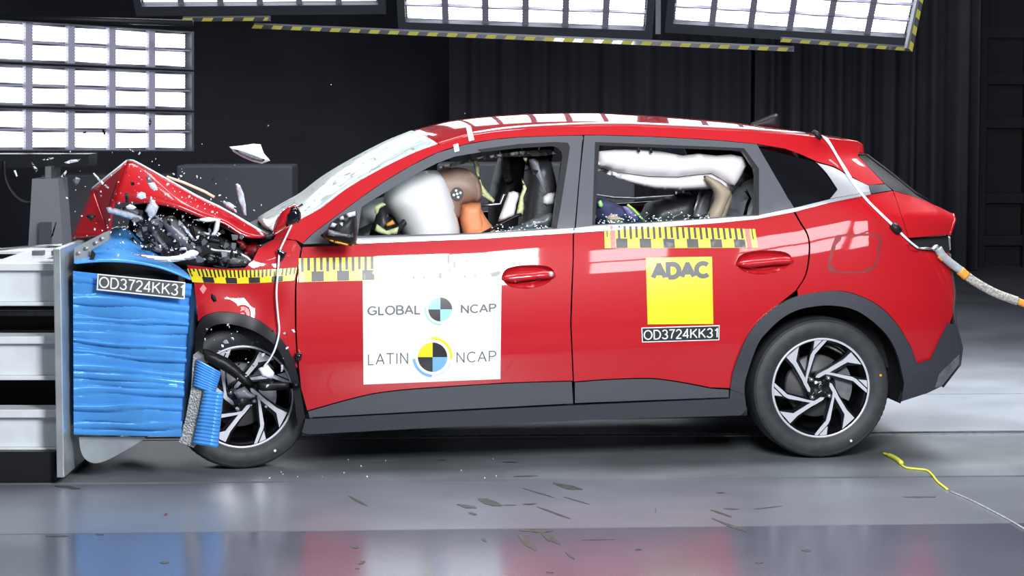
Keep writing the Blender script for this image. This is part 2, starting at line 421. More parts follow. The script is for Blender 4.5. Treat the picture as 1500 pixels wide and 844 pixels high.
def prism(outline, y0, y1, coord='car', mb=None, k=0, y0b=None):
    """solid with outline (pixels read at plane y0) extruded to y1"""
    P = at_y(outline, y0) if coord == 'car' else at_depth(outline, y0)
    L = P[:, [0, 2]]
    if area(L) < 0: L = L[::-1]
    n = len(L); A = [(a, y0, b) for a, b in L]; B = [(a, y1, b) for a, b in L]
    from mathutils.geometry import tessellate_polygon
    tr = tessellate_polygon([[Vector((a, b, 0)) for a, b in L]])
    Fc = []
    for f in tr:
        f = tuple(f); f = f if area([L[i] for i in f]) > 0 else f[::-1]
        Fc.append(f); Fc.append(tuple(i + n for i in f[::-1]))
    for i in range(n): j = (i + 1) % n; Fc.append((j, i, i + n, j + n))
    mb = mb or MB(); mb.add(A + B, Fc, k); return mb

def _el(cx, cy, rx, ry, a0, a1, n=16): return [(cx + rx * math.cos(math.radians(a0 + (a1 - a0) * i / n)), cy + ry * math.sin(math.radians(a0 + (a1 - a0) * i / n))) for i in range(n + 1)]
GLY = {   # stroke letters: width, strokes in a box of height 1
    'O': (.76, [_el(.38, .5, .36, .5, 0, 360, 32)]), 'D': (.68, [[(.06, 0), (.06, 1), (.28, 1)] + _el(.28, .5, .36, .5, 90, -90) + [(.06, 0)]]),
    '3': (.52, [_el(.25, .74, .21, .26, 160, -90) , _el(.25, .25, .24, .25, 90, -165)]), '7': (.52, [[(.02, 1), (.49, 1), (.30, .55), (.20, 0)]]),
    '2': (.52, [_el(.25, .73, .22, .27, 165, -35) + [(.03, .0), (.50, .0)]]), '4': (.54, [[(.40, 0), (.40, 1), (.02, .28), (.53, .28)]]),
    'K': (.66, [[(.06, 0), (.06, 1)], [(.60, 1), (.06, .38)], [(.24, .58), (.64, 0)]]), '1': (.46, [[(.10, .76), (.22, .84), (.30, 1), (.30, 0)]]),
    'G': (.76, [_el(.40, .5, .36, .5, 42, 318) + [(.70, .18), (.70, .46), (.42, .46)]]), 'L': (.50, [[(.06, 1), (.06, 0), (.48, 0)]]),
    'B': (.62, [[(.06, 0), (.06, 1), (.32, 1)] + _el(.32, .76, .22, .24, 90, -90) + [(.06, .52)], [(.32, .52)] + _el(.34, .26, .25, .26, 90, -90) + [(.06, 0)]]),
    'A': (.68, [[(.01, 0), (.34, 1), (.67, 0)], [(.13, .34), (.55, .34)]]), 'N': (.68, [[(.06, 0), (.06, 1), (.62, 0), (.62, 1)]]),
    'C': (.70, [_el(.40, .5, .36, .5, 45, 315)]), 'P': (.60, [[(.06, 0), (.06, 1), (.32, 1)] + _el(.32, .74, .25, .26, 90, -90) + [(.06, .48)]]),
    'T': (.60, [[(.0, 1), (.60, 1)], [(.30, 1), (.30, 0)]]), 'I': (.14, [[(.07, 0), (.07, 1)]])}
_tcache = {}
def text2d(s, weight=0.12, gap=0.13):
    key = (s, weight, gap)
    if key in _tcache: return _tcache[key]
    V = []; Fc = []; x0 = 0.0; h = weight / 2
    for ch in s:
        wd, st = GLY[ch]
        for pl in st:
            pl = [np.array((x0 + a, h + b * (1 - weight))) for a, b in pl]; m = len(pl)
            for i in range(m - 1):
                d = pl[i + 1] - pl[i]; L = np.linalg.norm(d)
                if L < 1e-6: continue
                d = d / L; n = np.array([-d[1], d[0]]) * h; e0 = d * h * (0.45 if i > 0 else 0.0); e1 = d * h * (0.45 if i < m - 2 else 0.0)
                if ch == 'A' and len(pl) == 3: e0 = d * h * (0.5 if i > 0 else 0); e1 = d * h * (0.5 if i < m - 2 else 0)
                elif ch in 'LT47DBPKN' or len(pl) < 4: e0 = d * h * (0.98 if i > 0 else 0); e1 = d * h * (0.98 if i < m - 2 else 0)
                b = len(V); V += [pl[i] - e0 - n, pl[i + 1] + e1 - n, pl[i + 1] + e1 + n, pl[i] - e0 + n]; Fc.append((b, b + 1, b + 2, b + 3))
        x0 += wd + gap
    V = np.array(V); V = (V - V.min(0)) / (V.max(0) - V.min(0)); _tcache[key] = (V, Fc); return _tcache[key]
def quadmap(uv, q):
    tl, tr, br, bl_ = [np.array(a, float) for a in q]; u = uv[:, :1]; v = uv[:, 1:2]
    return bl_ * (1 - u) * (1 - v) + br * u * (1 - v) + tr * u * v + tl * (1 - u) * v
class Decal:
    """printed film: layers of polygons (pixels), laid on the body side or on a world plane"""
    def __init__(s, surf): s.surf = surf; s.v = []; s.f = []; s.k = []; s.mats = []
    def _m(s, m):
        if m not in s.mats: s.mats.append(m)
        return s.mats.index(m)
    def poly(s, pts, m, layer=0):
        V2, T, _ = fill(dense(pts, 8.0), [], 9.0); V = s.surf(V2, layer); b = len(s.v); s.v += list(V)
        s.f += [tuple(i + b for i in f) for f in T]; s.k += [s._m(m)] * len(T)   # px y runs down: CCW there is CW seen in xz -> flip below
        return s
    def text(s, txt, q, m, layer=1, weight=0.12, gap=0.13):
        uv, Fc = text2d(txt, weight, gap); V = s.surf(quadmap(uv, q), layer + 0.09 * ((np.arange(len(uv)) // 4) % 7)); b = len(s.v); s.v += list(V)
        s.f += [tuple(i + b for i in f)[::-1] for f in Fc]; s.k += [s._m(m)] * len(Fc); return s
    def build(s, name, parent):
        return obj(name, s.v, [f[::-1] for f in s.f], s.mats, parent, s.k)
def carsurf(o0=0.002): return lambda px, layer: side(px, o0 + 0.0009 * layer)
def arc(cx, cy, r0, r1, a0, a1, n=14, ry=1.0):
    o = [(cx + r1 * math.cos(math.radians(a0 + (a1 - a0) * i / n)), cy - ry * r1 * math.sin(math.radians(a0 + (a1 - a0) * i / n))) for i in range(n + 1)]
    if r0 <= 0: return o + [(cx, cy)]
    return o + [(cx + r0 * math.cos(math.radians(a0 + (a1 - a0) * i / n)), cy - ry * r0 * math.sin(math.radians(a0 + (a1 - a0) * i / n))) for i in range(n, -1, -1)]
# ---------------------------------------------------------------- setting
def floor_line(a, b, y_shift=0.0):
    P = on_floor([a, b]); d = (P[1] - P[0]) / np.linalg.norm(P[1] - P[0])
    return P[0] + d * (-14 - P[0][0]) / d[0], P[0] + d * (14 - P[0][0]) / d[0]
LB = floor_line((0, 783), (1500, 766)); LA = floor_line((0, 709.5), (1500, 697.5))
hd = (LA[1] - LA[0]) / np.linalg.norm(LA[1] - LA[0]); hn = np.array([-hd[1], hd[0], 0])
def hall_line(px):
    P = on_floor([px])[0]; return P + hd * (-14 - P[0]) / hd[0], P + hd * (14 - P[0]) / hd[0]
LR = hall_line((1400, 634.5)); LC = hall_line((1450, 577))
far = (np.array([-14, 27.0, 0]), np.array([14, 27.0, 0])); near = (np.array([-14, -3.0, 0]), np.array([14, -3.0, 0]))
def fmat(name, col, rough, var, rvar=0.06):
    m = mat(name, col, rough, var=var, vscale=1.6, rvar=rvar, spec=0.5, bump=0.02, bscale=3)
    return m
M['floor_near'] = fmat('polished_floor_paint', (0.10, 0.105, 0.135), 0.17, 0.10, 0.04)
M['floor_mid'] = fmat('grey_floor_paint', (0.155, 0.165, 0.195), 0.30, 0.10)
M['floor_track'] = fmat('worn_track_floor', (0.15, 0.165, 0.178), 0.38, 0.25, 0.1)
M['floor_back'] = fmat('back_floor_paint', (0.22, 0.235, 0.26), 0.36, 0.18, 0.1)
def strip(a, b, m, ga=0.005, gb=0.005):
    p = [a[0] + hn * ga, a[1] + hn * ga, b[1] - hn * gb, b[0] - hn * gb]
    v = [tuple(q) for q in p] + [(q[0], q[1], -0.06) for q in p]
    o = obj('floor', v, [(0, 1, 2, 3), (4, 7, 6, 5), (0, 4, 5, 1), (1, 5, 6, 2), (2, 6, 7, 3), (3, 7, 4, 0)], m)
    o['kind'] = 'structure'; return o
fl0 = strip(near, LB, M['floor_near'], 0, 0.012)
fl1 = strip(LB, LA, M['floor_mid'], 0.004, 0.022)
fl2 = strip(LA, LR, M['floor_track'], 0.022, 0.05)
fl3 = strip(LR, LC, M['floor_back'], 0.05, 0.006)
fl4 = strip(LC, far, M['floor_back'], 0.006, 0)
sub = MB().box((-14, -3, -0.10), (14, 27, -0.05)).build('floor_underside', M['void']); sub['kind'] = 'structure'
# tow rail set into the floor
rl_ = MB()
for s, wdt, zt in ((-0.046, 0.018, 0.004), (0.046, 0.018, 0.004)):
    a = LR[0] + hn * (s - wdt / 2); b = LR[1] + hn * (s - wdt / 2); c = LR[1] + hn * (s + wdt / 2); d = LR[0] + hn * (s + wdt / 2)
    rl_.add([(q[0], q[1], -0.05) for q in (a, b, c, d)] + [(q[0], q[1], zt) for q in (a, b, c, d)],
            [(4, 5, 6, 7), (0, 1, 5, 4), (1, 2, 6, 5), (2, 3, 7, 6), (3, 0, 4, 7)])
o = rl_.build('trim_1', M['steel']); o['kind'] = 'structure'
# oil marks and scuffs on the floor
def stain(poly, parent=None):
    V2, T, _ = fill(dense(poly, 4.0), [], 30.0); P = on_floor(V2, 0.0012)
    st = obj('floor_stain', P, [f[::-1] for f in T], M['stain'], parent or fl1); return st
def streak(a, b, wd, parent=None):
    a = np.array(a, float); b = np.array(b, float); d = b - a; d /= np.linalg.norm(d); n = np.array([-d[1], d[0]]); pts = []
    for s in (1, -1):
        ts = np.linspace(0, 1, 7) if s == 1 else np.linspace(1, 0, 7)
        for t in ts: pts.append(tuple(a + (b - a) * t + n * s * wd * 0.8 * (0.25 + 0.75 * math.sin(math.pi * t)) * random.uniform(0.5, 1.1)))
    stain(pts, parent)
for a, b, wd in (((511, 727), (538, 741), 3), ((669, 739), (698, 744), 4), ((700, 731), (735, 741), 7), ((686, 751), (699, 754), 3), ((735, 740), (757, 740), 1),
                 ((810, 708), (853, 717), 5), ((765, 715), (812, 729), 1.2), ((826, 728), (864, 739), 1.4), ((786, 742), (836, 760), 2.2), ((1049, 722), (1062, 722), 1.5),
                 ((1060, 745), (1083, 746), 1.6), ((1041, 747), (1072, 757), 2.4), ((1042, 759), (1094, 779), 2.6), ((1104, 746), (1145, 741), 1.0), ((1322, 728), (1371, 728), 1.5),
                 ((765, 739), (787, 738), 1.6), ((80, 712), (118, 716), 3), ((66, 785), (100, 785), 2.2), ((140, 783), (152, 783), 1.5), ((960, 743), (961, 752), 1)):
    streak(a, b, wd, fl1)
for a, b, wd in (((757, 781), (786, 806), 7), ((760, 777), (810, 778), 3.5), ((792, 780), (821, 797), 6), ((828, 809), (842, 819), 2.5), ((930, 805), (940, 805), 2), ((851, 791), (903, 790), 0.8),
                 ((1106, 824), (1119, 824), 2.5), ((1174, 806), (1188, 807), 2.6), ((234, 824), (248, 824), 2.5), ((514, 800), (526, 802), 4.5), ((525, 826), (535, 822), 4), ((520, 833), (527, 833), 1),
                 ((705, 789), (713, 793), 2), ((800, 838), (812, 839), 1.5)):
    streak(a, b, wd, fl0)
for a, b, wd in (((752, 698), (788, 697), 1.5), ((640, 674), (655, 674), 1), ((735, 677), (760, 677), 1)): streak(a, b, wd, fl2)
# back wall, ceiling, side wall
def structure(name, mb, m): o = mb.build(name, m); o['kind'] = 'structure'; return o
structure('wall_back', MB().box((-14, 26.0, 0), (14, 26.2, 9)), M['walldark'])
structure('ceiling', MB().box((-14, 4.0, 9.0), (14, 26.2, 9.1)), M['walldark'])
rw = MB().box((4.6, 23.2, 0), (9, 23.4, 9))
for yy in (48, 116, 180, 290, 352): 
    z = at_depth([(1480, yy)], 23.1)[0][2]; rw.box((4.6, 23.08, z - 0.05), (9, 23.2, z + 0.05))
rw.box((5.02, 23.05, 0), (5.10, 23.2, 9)); rw.box((4.5, 22.95, 0), (4.62, 23.3, 9))
structure('wall_right', rw, M['wallfar'])
def curtain(x0, x1, Y, ztop, fold, amp, label, seed):
    rnd = random.Random(seed); n = int((x1 - x0) / 0.018); V = []; Fc = []; ph = 0; top = []
    for i in range(n + 1):
        x = x0 + (x1 - x0) * i / n; ph += 0.018 / fold * 2 * math.pi * rnd.uniform(0.6, 1.4)
        y = Y + amp * math.sin(ph) + 0.3 * amp * math.sin(ph * 2.3 + 1)
        V += [(x, y, 0.015), (x + 0.02 * math.sin(ph * .5), y * 1.0, ztop)]
    for i in range(n): Fc.append((2 * i, 2 * i + 2, 2 * i + 3, 2 * i + 1))
    o = obj('curtain', V, Fc, M['curtain'], None, None, True)
    md = o.modifiers.new('th', 'SOLIDIFY'); md.thickness = 0.006
    return tag(o, label, 'curtain')
curtain(-0.6, 2.28, 22.6, 7.5, 0.34, 0.045, 'dark pleated curtain hanging behind the car roof', 3)
curtain(2.32, 4.46, 22.5, 7.5, 0.22, 0.07, 'dark deeply pleated curtain hanging behind the tailgate, reaching the wall corner', 4)
# grey partition pieces behind the barrier
def pbox(x0, y0, x1, y1, Y, th, name, m, label, cat, bevel=0.01):
    mb = prism([(x0, y1), (x1, y1), (x1, y0), (x0, y0)], Y, Y + th, 'world'); o = mb.build(name, m)
    md = o.modifiers.new('bev', 'BEVEL'); md.width = bevel; md.segments = 2; tag(o, label, cat); return o
def to_ground(x0, y0, x1, Y, th, name, m, label, cat):
    P = at_depth([(x0, y0), (x1, y0)], Y); mb = MB().box((P[0][0], Y, 0.0), (P[1][0], Y + th, P[0][2])); o = mb.build(name, m)
    md = o.modifiers.new('bev', 'BEVEL'); md.width = 0.015; md.segments = 2; tag(o, label, cat); return o
to_ground(258, 243, 428, 17.5, 0.5, 'partition_panel', M['wallgrey'], 'grey partition panel standing behind the crumpled bonnet', 'partition')
to_ground(640, 240, 930, 17.6, 0.5, 'partition_panel', M['wallgrey'], 'grey partition panel glimpsed through the car windows', 'partition')
to_ground(60, 256, 250, 18.2, 0.4, 'partition_panel', M['wallgrey'], 'long grey partition panel standing behind the barrier plate', 'partition')
pl = prism([(36, 420), (96, 420), (85, 262), (47, 262)], 14.5, 14.8, 'world')
P0 = at_depth([(36, 420), (96, 420)], 14.5); mbp = MB()
P1 = at_depth([(47, 262), (85, 262)], 14.5)
mbp.add([(P0[0][0] - .03, 14.5, 0), (P0[1][0] + .03, 14.5, 0), (P1[1][0], 14.5, P1[0][2]), (P1[0][0], 14.5, P1[0][2]), (P0[0][0] - .03, 14.8, 0), (P0[1][0] + .03, 14.8, 0), (P1[1][0], 14.8, P1[0][2]), (P1[0][0], 14.8, P1[0][2])],
        [(0, 1, 2, 3), (4, 7, 6, 5), (0, 4, 5, 1), (1, 5, 6, 2), (2, 6, 7, 3), (3, 7, 4, 0)])
lp = empty('lamp_stand'); tag(lp, 'pale grey tapered column carrying the left light panels', 'stand')
mbp.build('column', mat('light_grey_paint', (0.20, 0.205, 0.23), 0.6), lp)
prism([(57, 363), (73, 363), (73, 326), (57, 326)], 14.44, 14.5, 'world').build('cable_box', M['lampframe'], lp)
prism([(0, 246), (130, 244), (130, 226), (-60, 226), (-60, 246)], 14.6, 14.9, 'world').build('crossbar', M['black'], lp)
prism([(66, 262), (75, 262), (75, 244), (66, 244)], 14.5, 14.8, 'world').build('bracket', M['steel'], lp)
pc = at_depth(sm([(6, 236), (8, 262), (16, 280), (28, 293), (42, 298), (55, 296), (66, 284), (71, 268), (71, 246)]), 14.59)
tag(MB().tube(pc, 0.012).build('power_cable', M['black'], None, True), 'black cable looping below the left light panels', 'cable')

# ---------------------------------------------------------------- light panels
def light_unit(name, c, ncol, nrow, label, group, gx=0.16, gy=0.2, margin=(0.02, 0.05), depth=0.10, rim=0.018):
    """c = TL, TR, BR, BL of the frame in world space"""
    root = empty(name, tuple(np.mean(c, 0))); tag(root, label, 'light panel', group)
    org = np.mean(c, 0); TL, TR, BR, BL = [np.array(q) - org for q in c]
    def pt(u, v): return TL * (1 - u) * (1 - v) + TR * u * (1 - v) + BR * u * v + BL * (1 - u) * v
    n = np.cross(TR - TL, BL - TL); n /= np.linalg.norm(n)
    if n @ (np.array([0, 0, H]) - org) < 0: n = -n
    fr = MB()
    def slab(u0, v0, u1, v1, a, b):
        q = [pt(u0, v0), pt(u1, v0), pt(u1, v1), pt(u0, v1)]
        V = [p + n * a for p in q] + [p + n * b for p in q]
        fr.add(V, [(0, 1, 2, 3), (4, 7, 6, 5), (0, 4, 5, 1), (1, 5, 6, 2), (2, 6, 7, 3), (3, 7, 4, 0)])
    slab(0, 0, 1, 1, -depth, -0.03)
    mu, mv = margin
    slab(0, 0, 1, mv, -0.03, rim); slab(0, 1 - mv, 1, 1, -0.03, rim); slab(0, mv, mu, 1 - mv, -0.03, rim); slab(1 - mu, mv, 1, 1 - mv, -0.03, rim)
    du = (1 - 2 * mu) / ncol; dv = (1 - 2 * mv) / nrow
    fr.build('frame', M['lampframe'], root); fr = MB()
    for i in range(1, ncol): slab(mu + du * i - du * 0.08, mv, mu + du * i + du * 0.08, 1 - mv, -0.03, 0.004)
    for j in range(1, nrow): slab(mu, mv + dv * j - dv * 0.03, 1 - mu, mv + dv * j + dv * 0.03, -0.03, 0.004)
    fr.build('divider_grid', M['divider'], root)
    for i in range(ncol):
        for j in range(nrow):
            u0 = mu + du * (i + gx / 2); u1 = mu + du * (i + 1 - gx / 2); v0 = mv + dv * (j + gy / 2); v1 = mv + dv * (j + 1 - gy / 2)
            q = [pt(u0, v0), pt(u1, v0), pt(u1, v1), pt(u0, v1)]; V = [p - n * 0.012 for p in q] + [p - n * 0.029 for p in q]
            obj('led_module', V, [(0, 3, 2, 1), (4, 5, 6, 7), (0, 1, 5, 4), (1, 2, 6, 5), (2, 3, 7, 6), (3, 0, 4, 7)], M['led'], root)
    return root
def mix(a, b, t): return tuple(np.array(a) * (1 - t) + np.array(b) * t)
for (yl0, yl1, yr0, yr1, lb) in ((29, 90.5, 46.5, 102.5, 'top one of the three stacked light panels at left'), (93.5, 155, 105, 162, 'middle one of the three stacked light panels at left'),
                                  (158, 221, 165, 221.5, 'lowest of the three stacked light panels at left, above the barrier')):
    tl = at_depth([(0, yl0)], 15.15)[0]; bl2 = at_depth([(0, yl1)], 15.15)[0]; tr = at_depth([(281.5, yr0)], 16.5)[0]; br = at_depth([(281.5, yr1)], 16.5)[0]
    e = -0.085; tl2 = tl + (tl - tr) * -e * 1; bl3 = bl2 + (bl2 - br) * -e
    light_unit('light_panel', [tl2, tr, br, bl3], 5, 2, lb, 'stacked light panels at left', margin=(0.012, 0.03), gx=0.20, gy=0.24)
vd = np.array([0, -0.80, 0.60])
def overhead(bl_px, br_px, nrow, label, Y=18.0, ncol=6):
    B = at_depth([bl_px, br_px], Y); rowlen = 0.185; L = rowlen * nrow + 0.22
    light_unit('light_panel', [B[0] + vd * L, B[1] + vd * L, B[1], B[0]], ncol, nrow, label, 'overhead light panels', margin=(0.03, 0.06), gx=0.10, gy=0.16)
overhead((200, 21), (566, 18), 9, 'overhead light panel cut by the top edge, leftmost of three above the hazard rail')
overhead((584, 43), (955, 56), 9, 'middle overhead light panel hanging above the car roof')
overhead((974, 45), (1335, 67), 9, 'overhead light panel above the tailgate, rightmost of three')
def hazard(a, b, Y, pitch_px, hpx, label, vertical=False):
    """girder with yellow and black slanted stripes between two picture points"""
    root = empty('hazard_girder'); tag(root, label, 'girder', None)
    a = np.array(a, float); b = np.array(b, float); L = np.linalg.norm(b - a); d = (b - a) / L; nrm = np.array([-d[1], d[0]])
    P = lambda q: at_depth([q], Y)[0]
    off = np.array([0, -0.02, 0]); back = np.array([0, 0.12, 0])
    mb = MB(); q = [a - nrm * hpx * 1.0, b - nrm * hpx * 1.0, b + nrm * hpx / 2, a + nrm * hpx / 2]
    V = [P(x) for x in q] + [P(x) + back for x in q]
    mb.add(V, [(0, 3, 2, 1), (4, 5, 6, 7), (0, 1, 5, 4), (1, 2, 6, 5), (2, 3, 7, 6), (3, 0, 4, 7)]); mb.build('girder_bar', M['lampframe'], root)
    tp = MB(); k = 0; s = 0.0
    while s < L:
        e = min(s + pitch_px / 2, L); sl_ = hpx * 0.6
        q = [a + d * (s - sl_) + nrm * hpx / 2, a + d * (e - sl_) + nrm * hpx / 2, a + d * e - nrm * hpx / 2, a + d * s - nrm * hpx / 2]
        V = [P(x) - np.array([0, 0.004, 0]) for x in q] + [P(x) - np.array([0, 0.001, 0]) for x in q]
        tp.add(V, [(0, 1, 2, 3), (4, 7, 6, 5), (0, 4, 5, 1), (1, 5, 6, 2), (2, 6, 7, 3), (3, 7, 4, 0)], k % 2); k += 1; s = e
    tp.build('hazard_tape', [M['hzy'], M['ink']], root)
M['hzy'] = mat('hazard_yellow', (0.42, 0.38, 0.04), 0.6)
hazard((268, 29), (394, 28), 17.0, 30, 5, 'hazard-striped girder below the leftmost overhead light panel')
hazard((372, 39), (1163, 73), 17.2, 28.5, 5.5, 'long hazard-striped girder running above the car roof')
hazard((1146, 59), (1334, 72.5), 16.8, 28, 5, 'short hazard-striped girder below the rightmost overhead light panel')
hazard((1334, 72), (1352, -12), 16.4, 24, 6, 'upright hazard-striped girder at the end of the overhead light panels')
P = at_depth([(-70, 24), (-70, 12), (283, 34), (283, 29)], 16.0)
tag(MB().tube([P[0], P[2]], 0.022).build('lamp_rail', M['black'], None, True), 'black rail above the stacked light panels at left', 'rail')
hx = at_depth([(964, 50), (966, -20)], 18.3); tag(MB().box((hx[0][0] - .02, 18.3, hx[0][2]), (hx[0][0] + .02, 18.38, hx[1][2] + 1)).build('hanger_bar', M['lampframe']), 'grey hanger bar between the middle and right overhead light panels', 'bar')

# ---------------------------------------------------------------- the car
car = empty('car', tuple(ORG), YAW); tag(car, 'red crossover car with crushed front striking the blue barrier', 'car')
def bowl_px(cx, cy, wpx, hpx, slope):
    xf = lambda x, y: (cx + x * wpx, cy + y * hpx + slope * x * wpx)
    return sm([xf(-.5, .05), xf(-.38, -.55), xf(0, -.75), xf(.38, -.6), xf(.5, -.1), xf(.36, .5), xf(0, .8), xf(-.34, .6), xf(-.5, .05)], 4)[:-1]
# body-side panels -------------------------------------------------
A_UP = [(405, 343), (444, 319), (471, 304), (505, 278), (549, 252), (601, 226), (641, 211), (680, 199.5)]
GUT = [(690, 197), (740, 190), (800, 186), (830, 185), (900, 183), (950, 184.5), (1000, 186.5), (1050, 189), (1100, 191.5), (1140, 195), (1180, 199), (1215, 203), (1257, 208)]
WIN = [(443, 357), (460, 341), (500, 311), (527, 291), (560, 268), (600, 244), (640, 224), (680, 212), (720, 205), (760, 201), (800, 199.5), (835, 198.5), (880, 198), (950, 200), (1000, 202.5), (1050, 205.5), (1108, 211)]
QT = [(1150, 218), (1172, 226), (1197, 237)]
body_out = sm(A_UP, 4) + sm(GUT, 3) + [(1260, 214), (1260, 222), (1257, 228), (1278, 250), (1296, 269), (1272, 271.5), (1262, 267), (1246, 258), (1222, 244)] + QT[::-1] + sm(WIN[::-1], 3) + [(434, 352), (415, 350), (400, 352)]
panel('body_side', body_out, M['red'], car, mirror=True)
front_door_out = [(443, 362), (522, 358), (523, 354)] + [(700, 349), (839.4, 340), (839.4, 380), (837.4, 420), (835.6, 473), (839.4, 558)] + sm([(740, 561), (644, 567), (590, 571), (545, 577), (500, 588), (450, 602)], 3) + [(441, 570), (436, 520), (434, 480), (434, 420), (437, 395)]
front_door = panel('front_door', front_door_out, M['red'], car, mirror=True, holes=[bowl_px(773, 405, 78, 22, -.03)])
rear_door_out = [(840.8, 339.5), (870, 337), (950, 333), (1050, 326), (1110, 320), (1162, 309.5)] + sm([(1171, 325), (1183, 346), (1185, 369), (1180, 402), (1166, 426)], 4) + sm([(1126, 458), (1107, 476), (1092, 499), (1079, 530), (1069, 569)], 4) + sm([(1041, 568), (1010, 562), (980, 557), (947, 554), (887, 556), (840.8, 559.5)], 3) + [(837, 475), (838.8, 420), (840.4, 380)]
rear_door = panel('rear_door', rear_door_out, M['red'], car, mirror=True, holes=[bowl_px(1119, 384, 82, 22, -.03)])
ARC_R = sm([(1079, 530), (1092, 499), (1107, 476), (1126, 458), (1146, 444), (1169, 434), (1209, 427), (1246, 429), (1286, 447), (1315, 476), (1334, 508), (1344, 533)], 4)
quarter_out = [(1164, 308.5), (1217, 297), (1276, 285), (1308, 279.5)] + sm([(1314, 295), (1322, 320), (1331, 349), (1332, 358)], 3) + [(1345, 366), (1391, 371), (1396, 400), (1400, 425), (1399, 452), (1392, 474), (1376, 500), (1364, 526), (1344, 533)] + sm([(1334, 508), (1315, 476), (1286, 447), (1246, 429), (1209, 427), (1169, 434)], 4) + sm([(1168, 425), (1181.6, 402), (1186.8, 369), (1184.4, 345), (1173, 325)], 4)
quarter = panel('rear_quarter_panel', quarter_out, M['red'], car, mirror=True)
tail_out = [(1308.5, 279), (1340, 288), (1358, 294.5), (1378, 304), (1395, 312.5), (1398, 321), (1393, 336), (1390, 344), (1332, 349)] + sm([(1331, 349), (1322, 320), (1314, 295)], 3)
panel('tailgate', tail_out, M['red'], car, mirror=True, gap=0.0015)
panel('rear_window', [(1257.5, 228), (1269, 228), (1309, 258), (1340, 283), (1369, 300), (1358, 295), (1340, 288.5), (1309, 279), (1296, 269), (1278, 250)], M['black'], car, mirror=True, gap=0.0, soft=0.001)
panel('pillar_garnish', [(1272, 271), (1298, 269.5), (1307, 279), (1276, 284)], M['clad'], car, mirror=True)
# lower cladding
panel('door_cladding', sm([(451, 603), (500, 589), (545, 578), (590, 572), (644, 568), (740, 562), (838, 559)], 3) + [(840, 591.5), (640, 602), (453, 612)], M['clad_door'], car, off=0.008, mirror=True)
panel('door_cladding', sm([(842, 560.5), (887, 557), (947, 555), (980, 558), (1010, 563), (1041, 569), (1068, 571)], 3) + [(1068, 582.5), (842, 591)], M['clad_door'], car, off=0.008, mirror=True)
panel('sill_skirt', [(447, 614), (640, 604), (840, 594), (1069, 584), (1070, 571), (1090, 566), (1094, 600), (1086, 609), (840, 617), (640, 627), (453, 637), (442, 634)], M['clad'], car, off=0.012, mirror=True, th=0.03)
ARC_RI = [(1091, 579), (1093, 555), (1110, 506), (1125, 486), (1143, 469), (1163, 457), (1186, 450.5), (1219, 448), (1256, 456), (1292, 483), (1312, 513), (1322, 549), (1324, 566), (1317, 590)]
panel('wheel_arch_trim', [(1070, 571), (1073, 548)] + ARC_R + [(1364, 527), (1357, 577), (1317, 590)] + sm(ARC_RI[::-1], 3), M['clad'], car, off=0.018, mirror=True, th=0.03)
panel('rear_bumper', [(1344, 534), (1364, 526.5), (1376, 500), (1389, 473.5), (1399, 476), (1408, 510), (1405, 534), (1380, 566), (1357, 577)], M['clad'], car, off=0.012, mirror=True, gap=0)
panel('bumper_skid', [(1376, 548), (1406, 519), (1405, 534), (1380, 566), (1370, 568)], M['plastic_grey'], car, off=0.016, gap=0)
# window frames, glass, trims
ff = WIN[:12] + [(854, 198.5), (848, 265), (842, 335), (700, 344), (523, 350), (522, 356), (445, 358)]
fh = [(524, 346), (530, 304), (553, 289), (578, 274), (610, 255), (641, 239), (667, 229.5), (706, 223), (760, 217), (806, 214), (816, 216), (823, 223), (824, 230), (809, 334), (700, 342)]
panel('front_window_frame', ff, M['frame'], car, off=0.002, holes=[fh], mirror=True, th=0.045, gap=0.001)
rf = [(856, 198.3), (880, 198), (950, 200), (1000, 202.5), (1050, 205.5), (1109, 211), (1136, 258), (1164, 305), (1107, 316.5), (1050, 320), (950, 327), (870, 331), (843.5, 334.5), (849, 265)]
rh = [(878, 213), (951, 214.5), (1020, 217), (1087, 221), (1105, 248), (1107, 258), (1106, 315), (1050, 319), (950, 326), (872, 329.5), (874, 270)]
panel('rear_window_frame', rf, M['frame'], car, off=0.002, holes=[rh], mirror=True, th=0.045, gap=0.001)
# inner rubber lips
panel('window_seal', [(813, 208), (832, 209), (835, 216), (822, 300), (816, 334), (809, 334), (824, 230), (822, 220), (812, 214), (760, 217), (706, 223), (700, 219), (760, 211)], M['black'], car, off=0.0065, th=0.01, gap=0)
panel('window_seal', [(872, 208), (1090, 217), (1112, 247), (1112, 316), (1107, 316), (1106, 248), (1088, 221), (878, 213), (872, 329), (868, 329)], M['black'], car, off=0.0065, th=0.01, gap=0)
panel('quarter_window', [(1111, 216)] + sm([(1136, 222), (1170, 231), (1194, 238), (1209, 254), (1226, 278)], 3) + [(1217, 291), (1168, 304), (1152, 297)], M['gloss'], car, off=0.001, mirror=True)
panel('pillar_trim', sm([(1196, 238), (1222, 245.5), (1246, 259), (1273, 272)], 3) + [(1275, 281), (1216, 291.5), (1227, 278)] + sm([(1226, 276), (1211, 254), (1196, 238)], 3), M['chrome'], car, off=0.004, mirror=True)
panel('belt_trim', [(523, 349), (700, 343), (840, 334.5), (841, 341), (700, 350), (523, 357)], M['chrome'], car, off=0.006, gap=0, mirror=True)
panel('belt_trim', [(842, 334.5), (872, 330.5), (950, 327), (1050, 320), (1107, 316.5), (1163, 305), (1216, 292), (1275, 281), (1276, 285), (1216, 297), (1162, 311), (1109, 321), (1050, 327), (950, 334), (842, 341)], M['chrome'], car, off=0.006, gap=0, mirror=True)
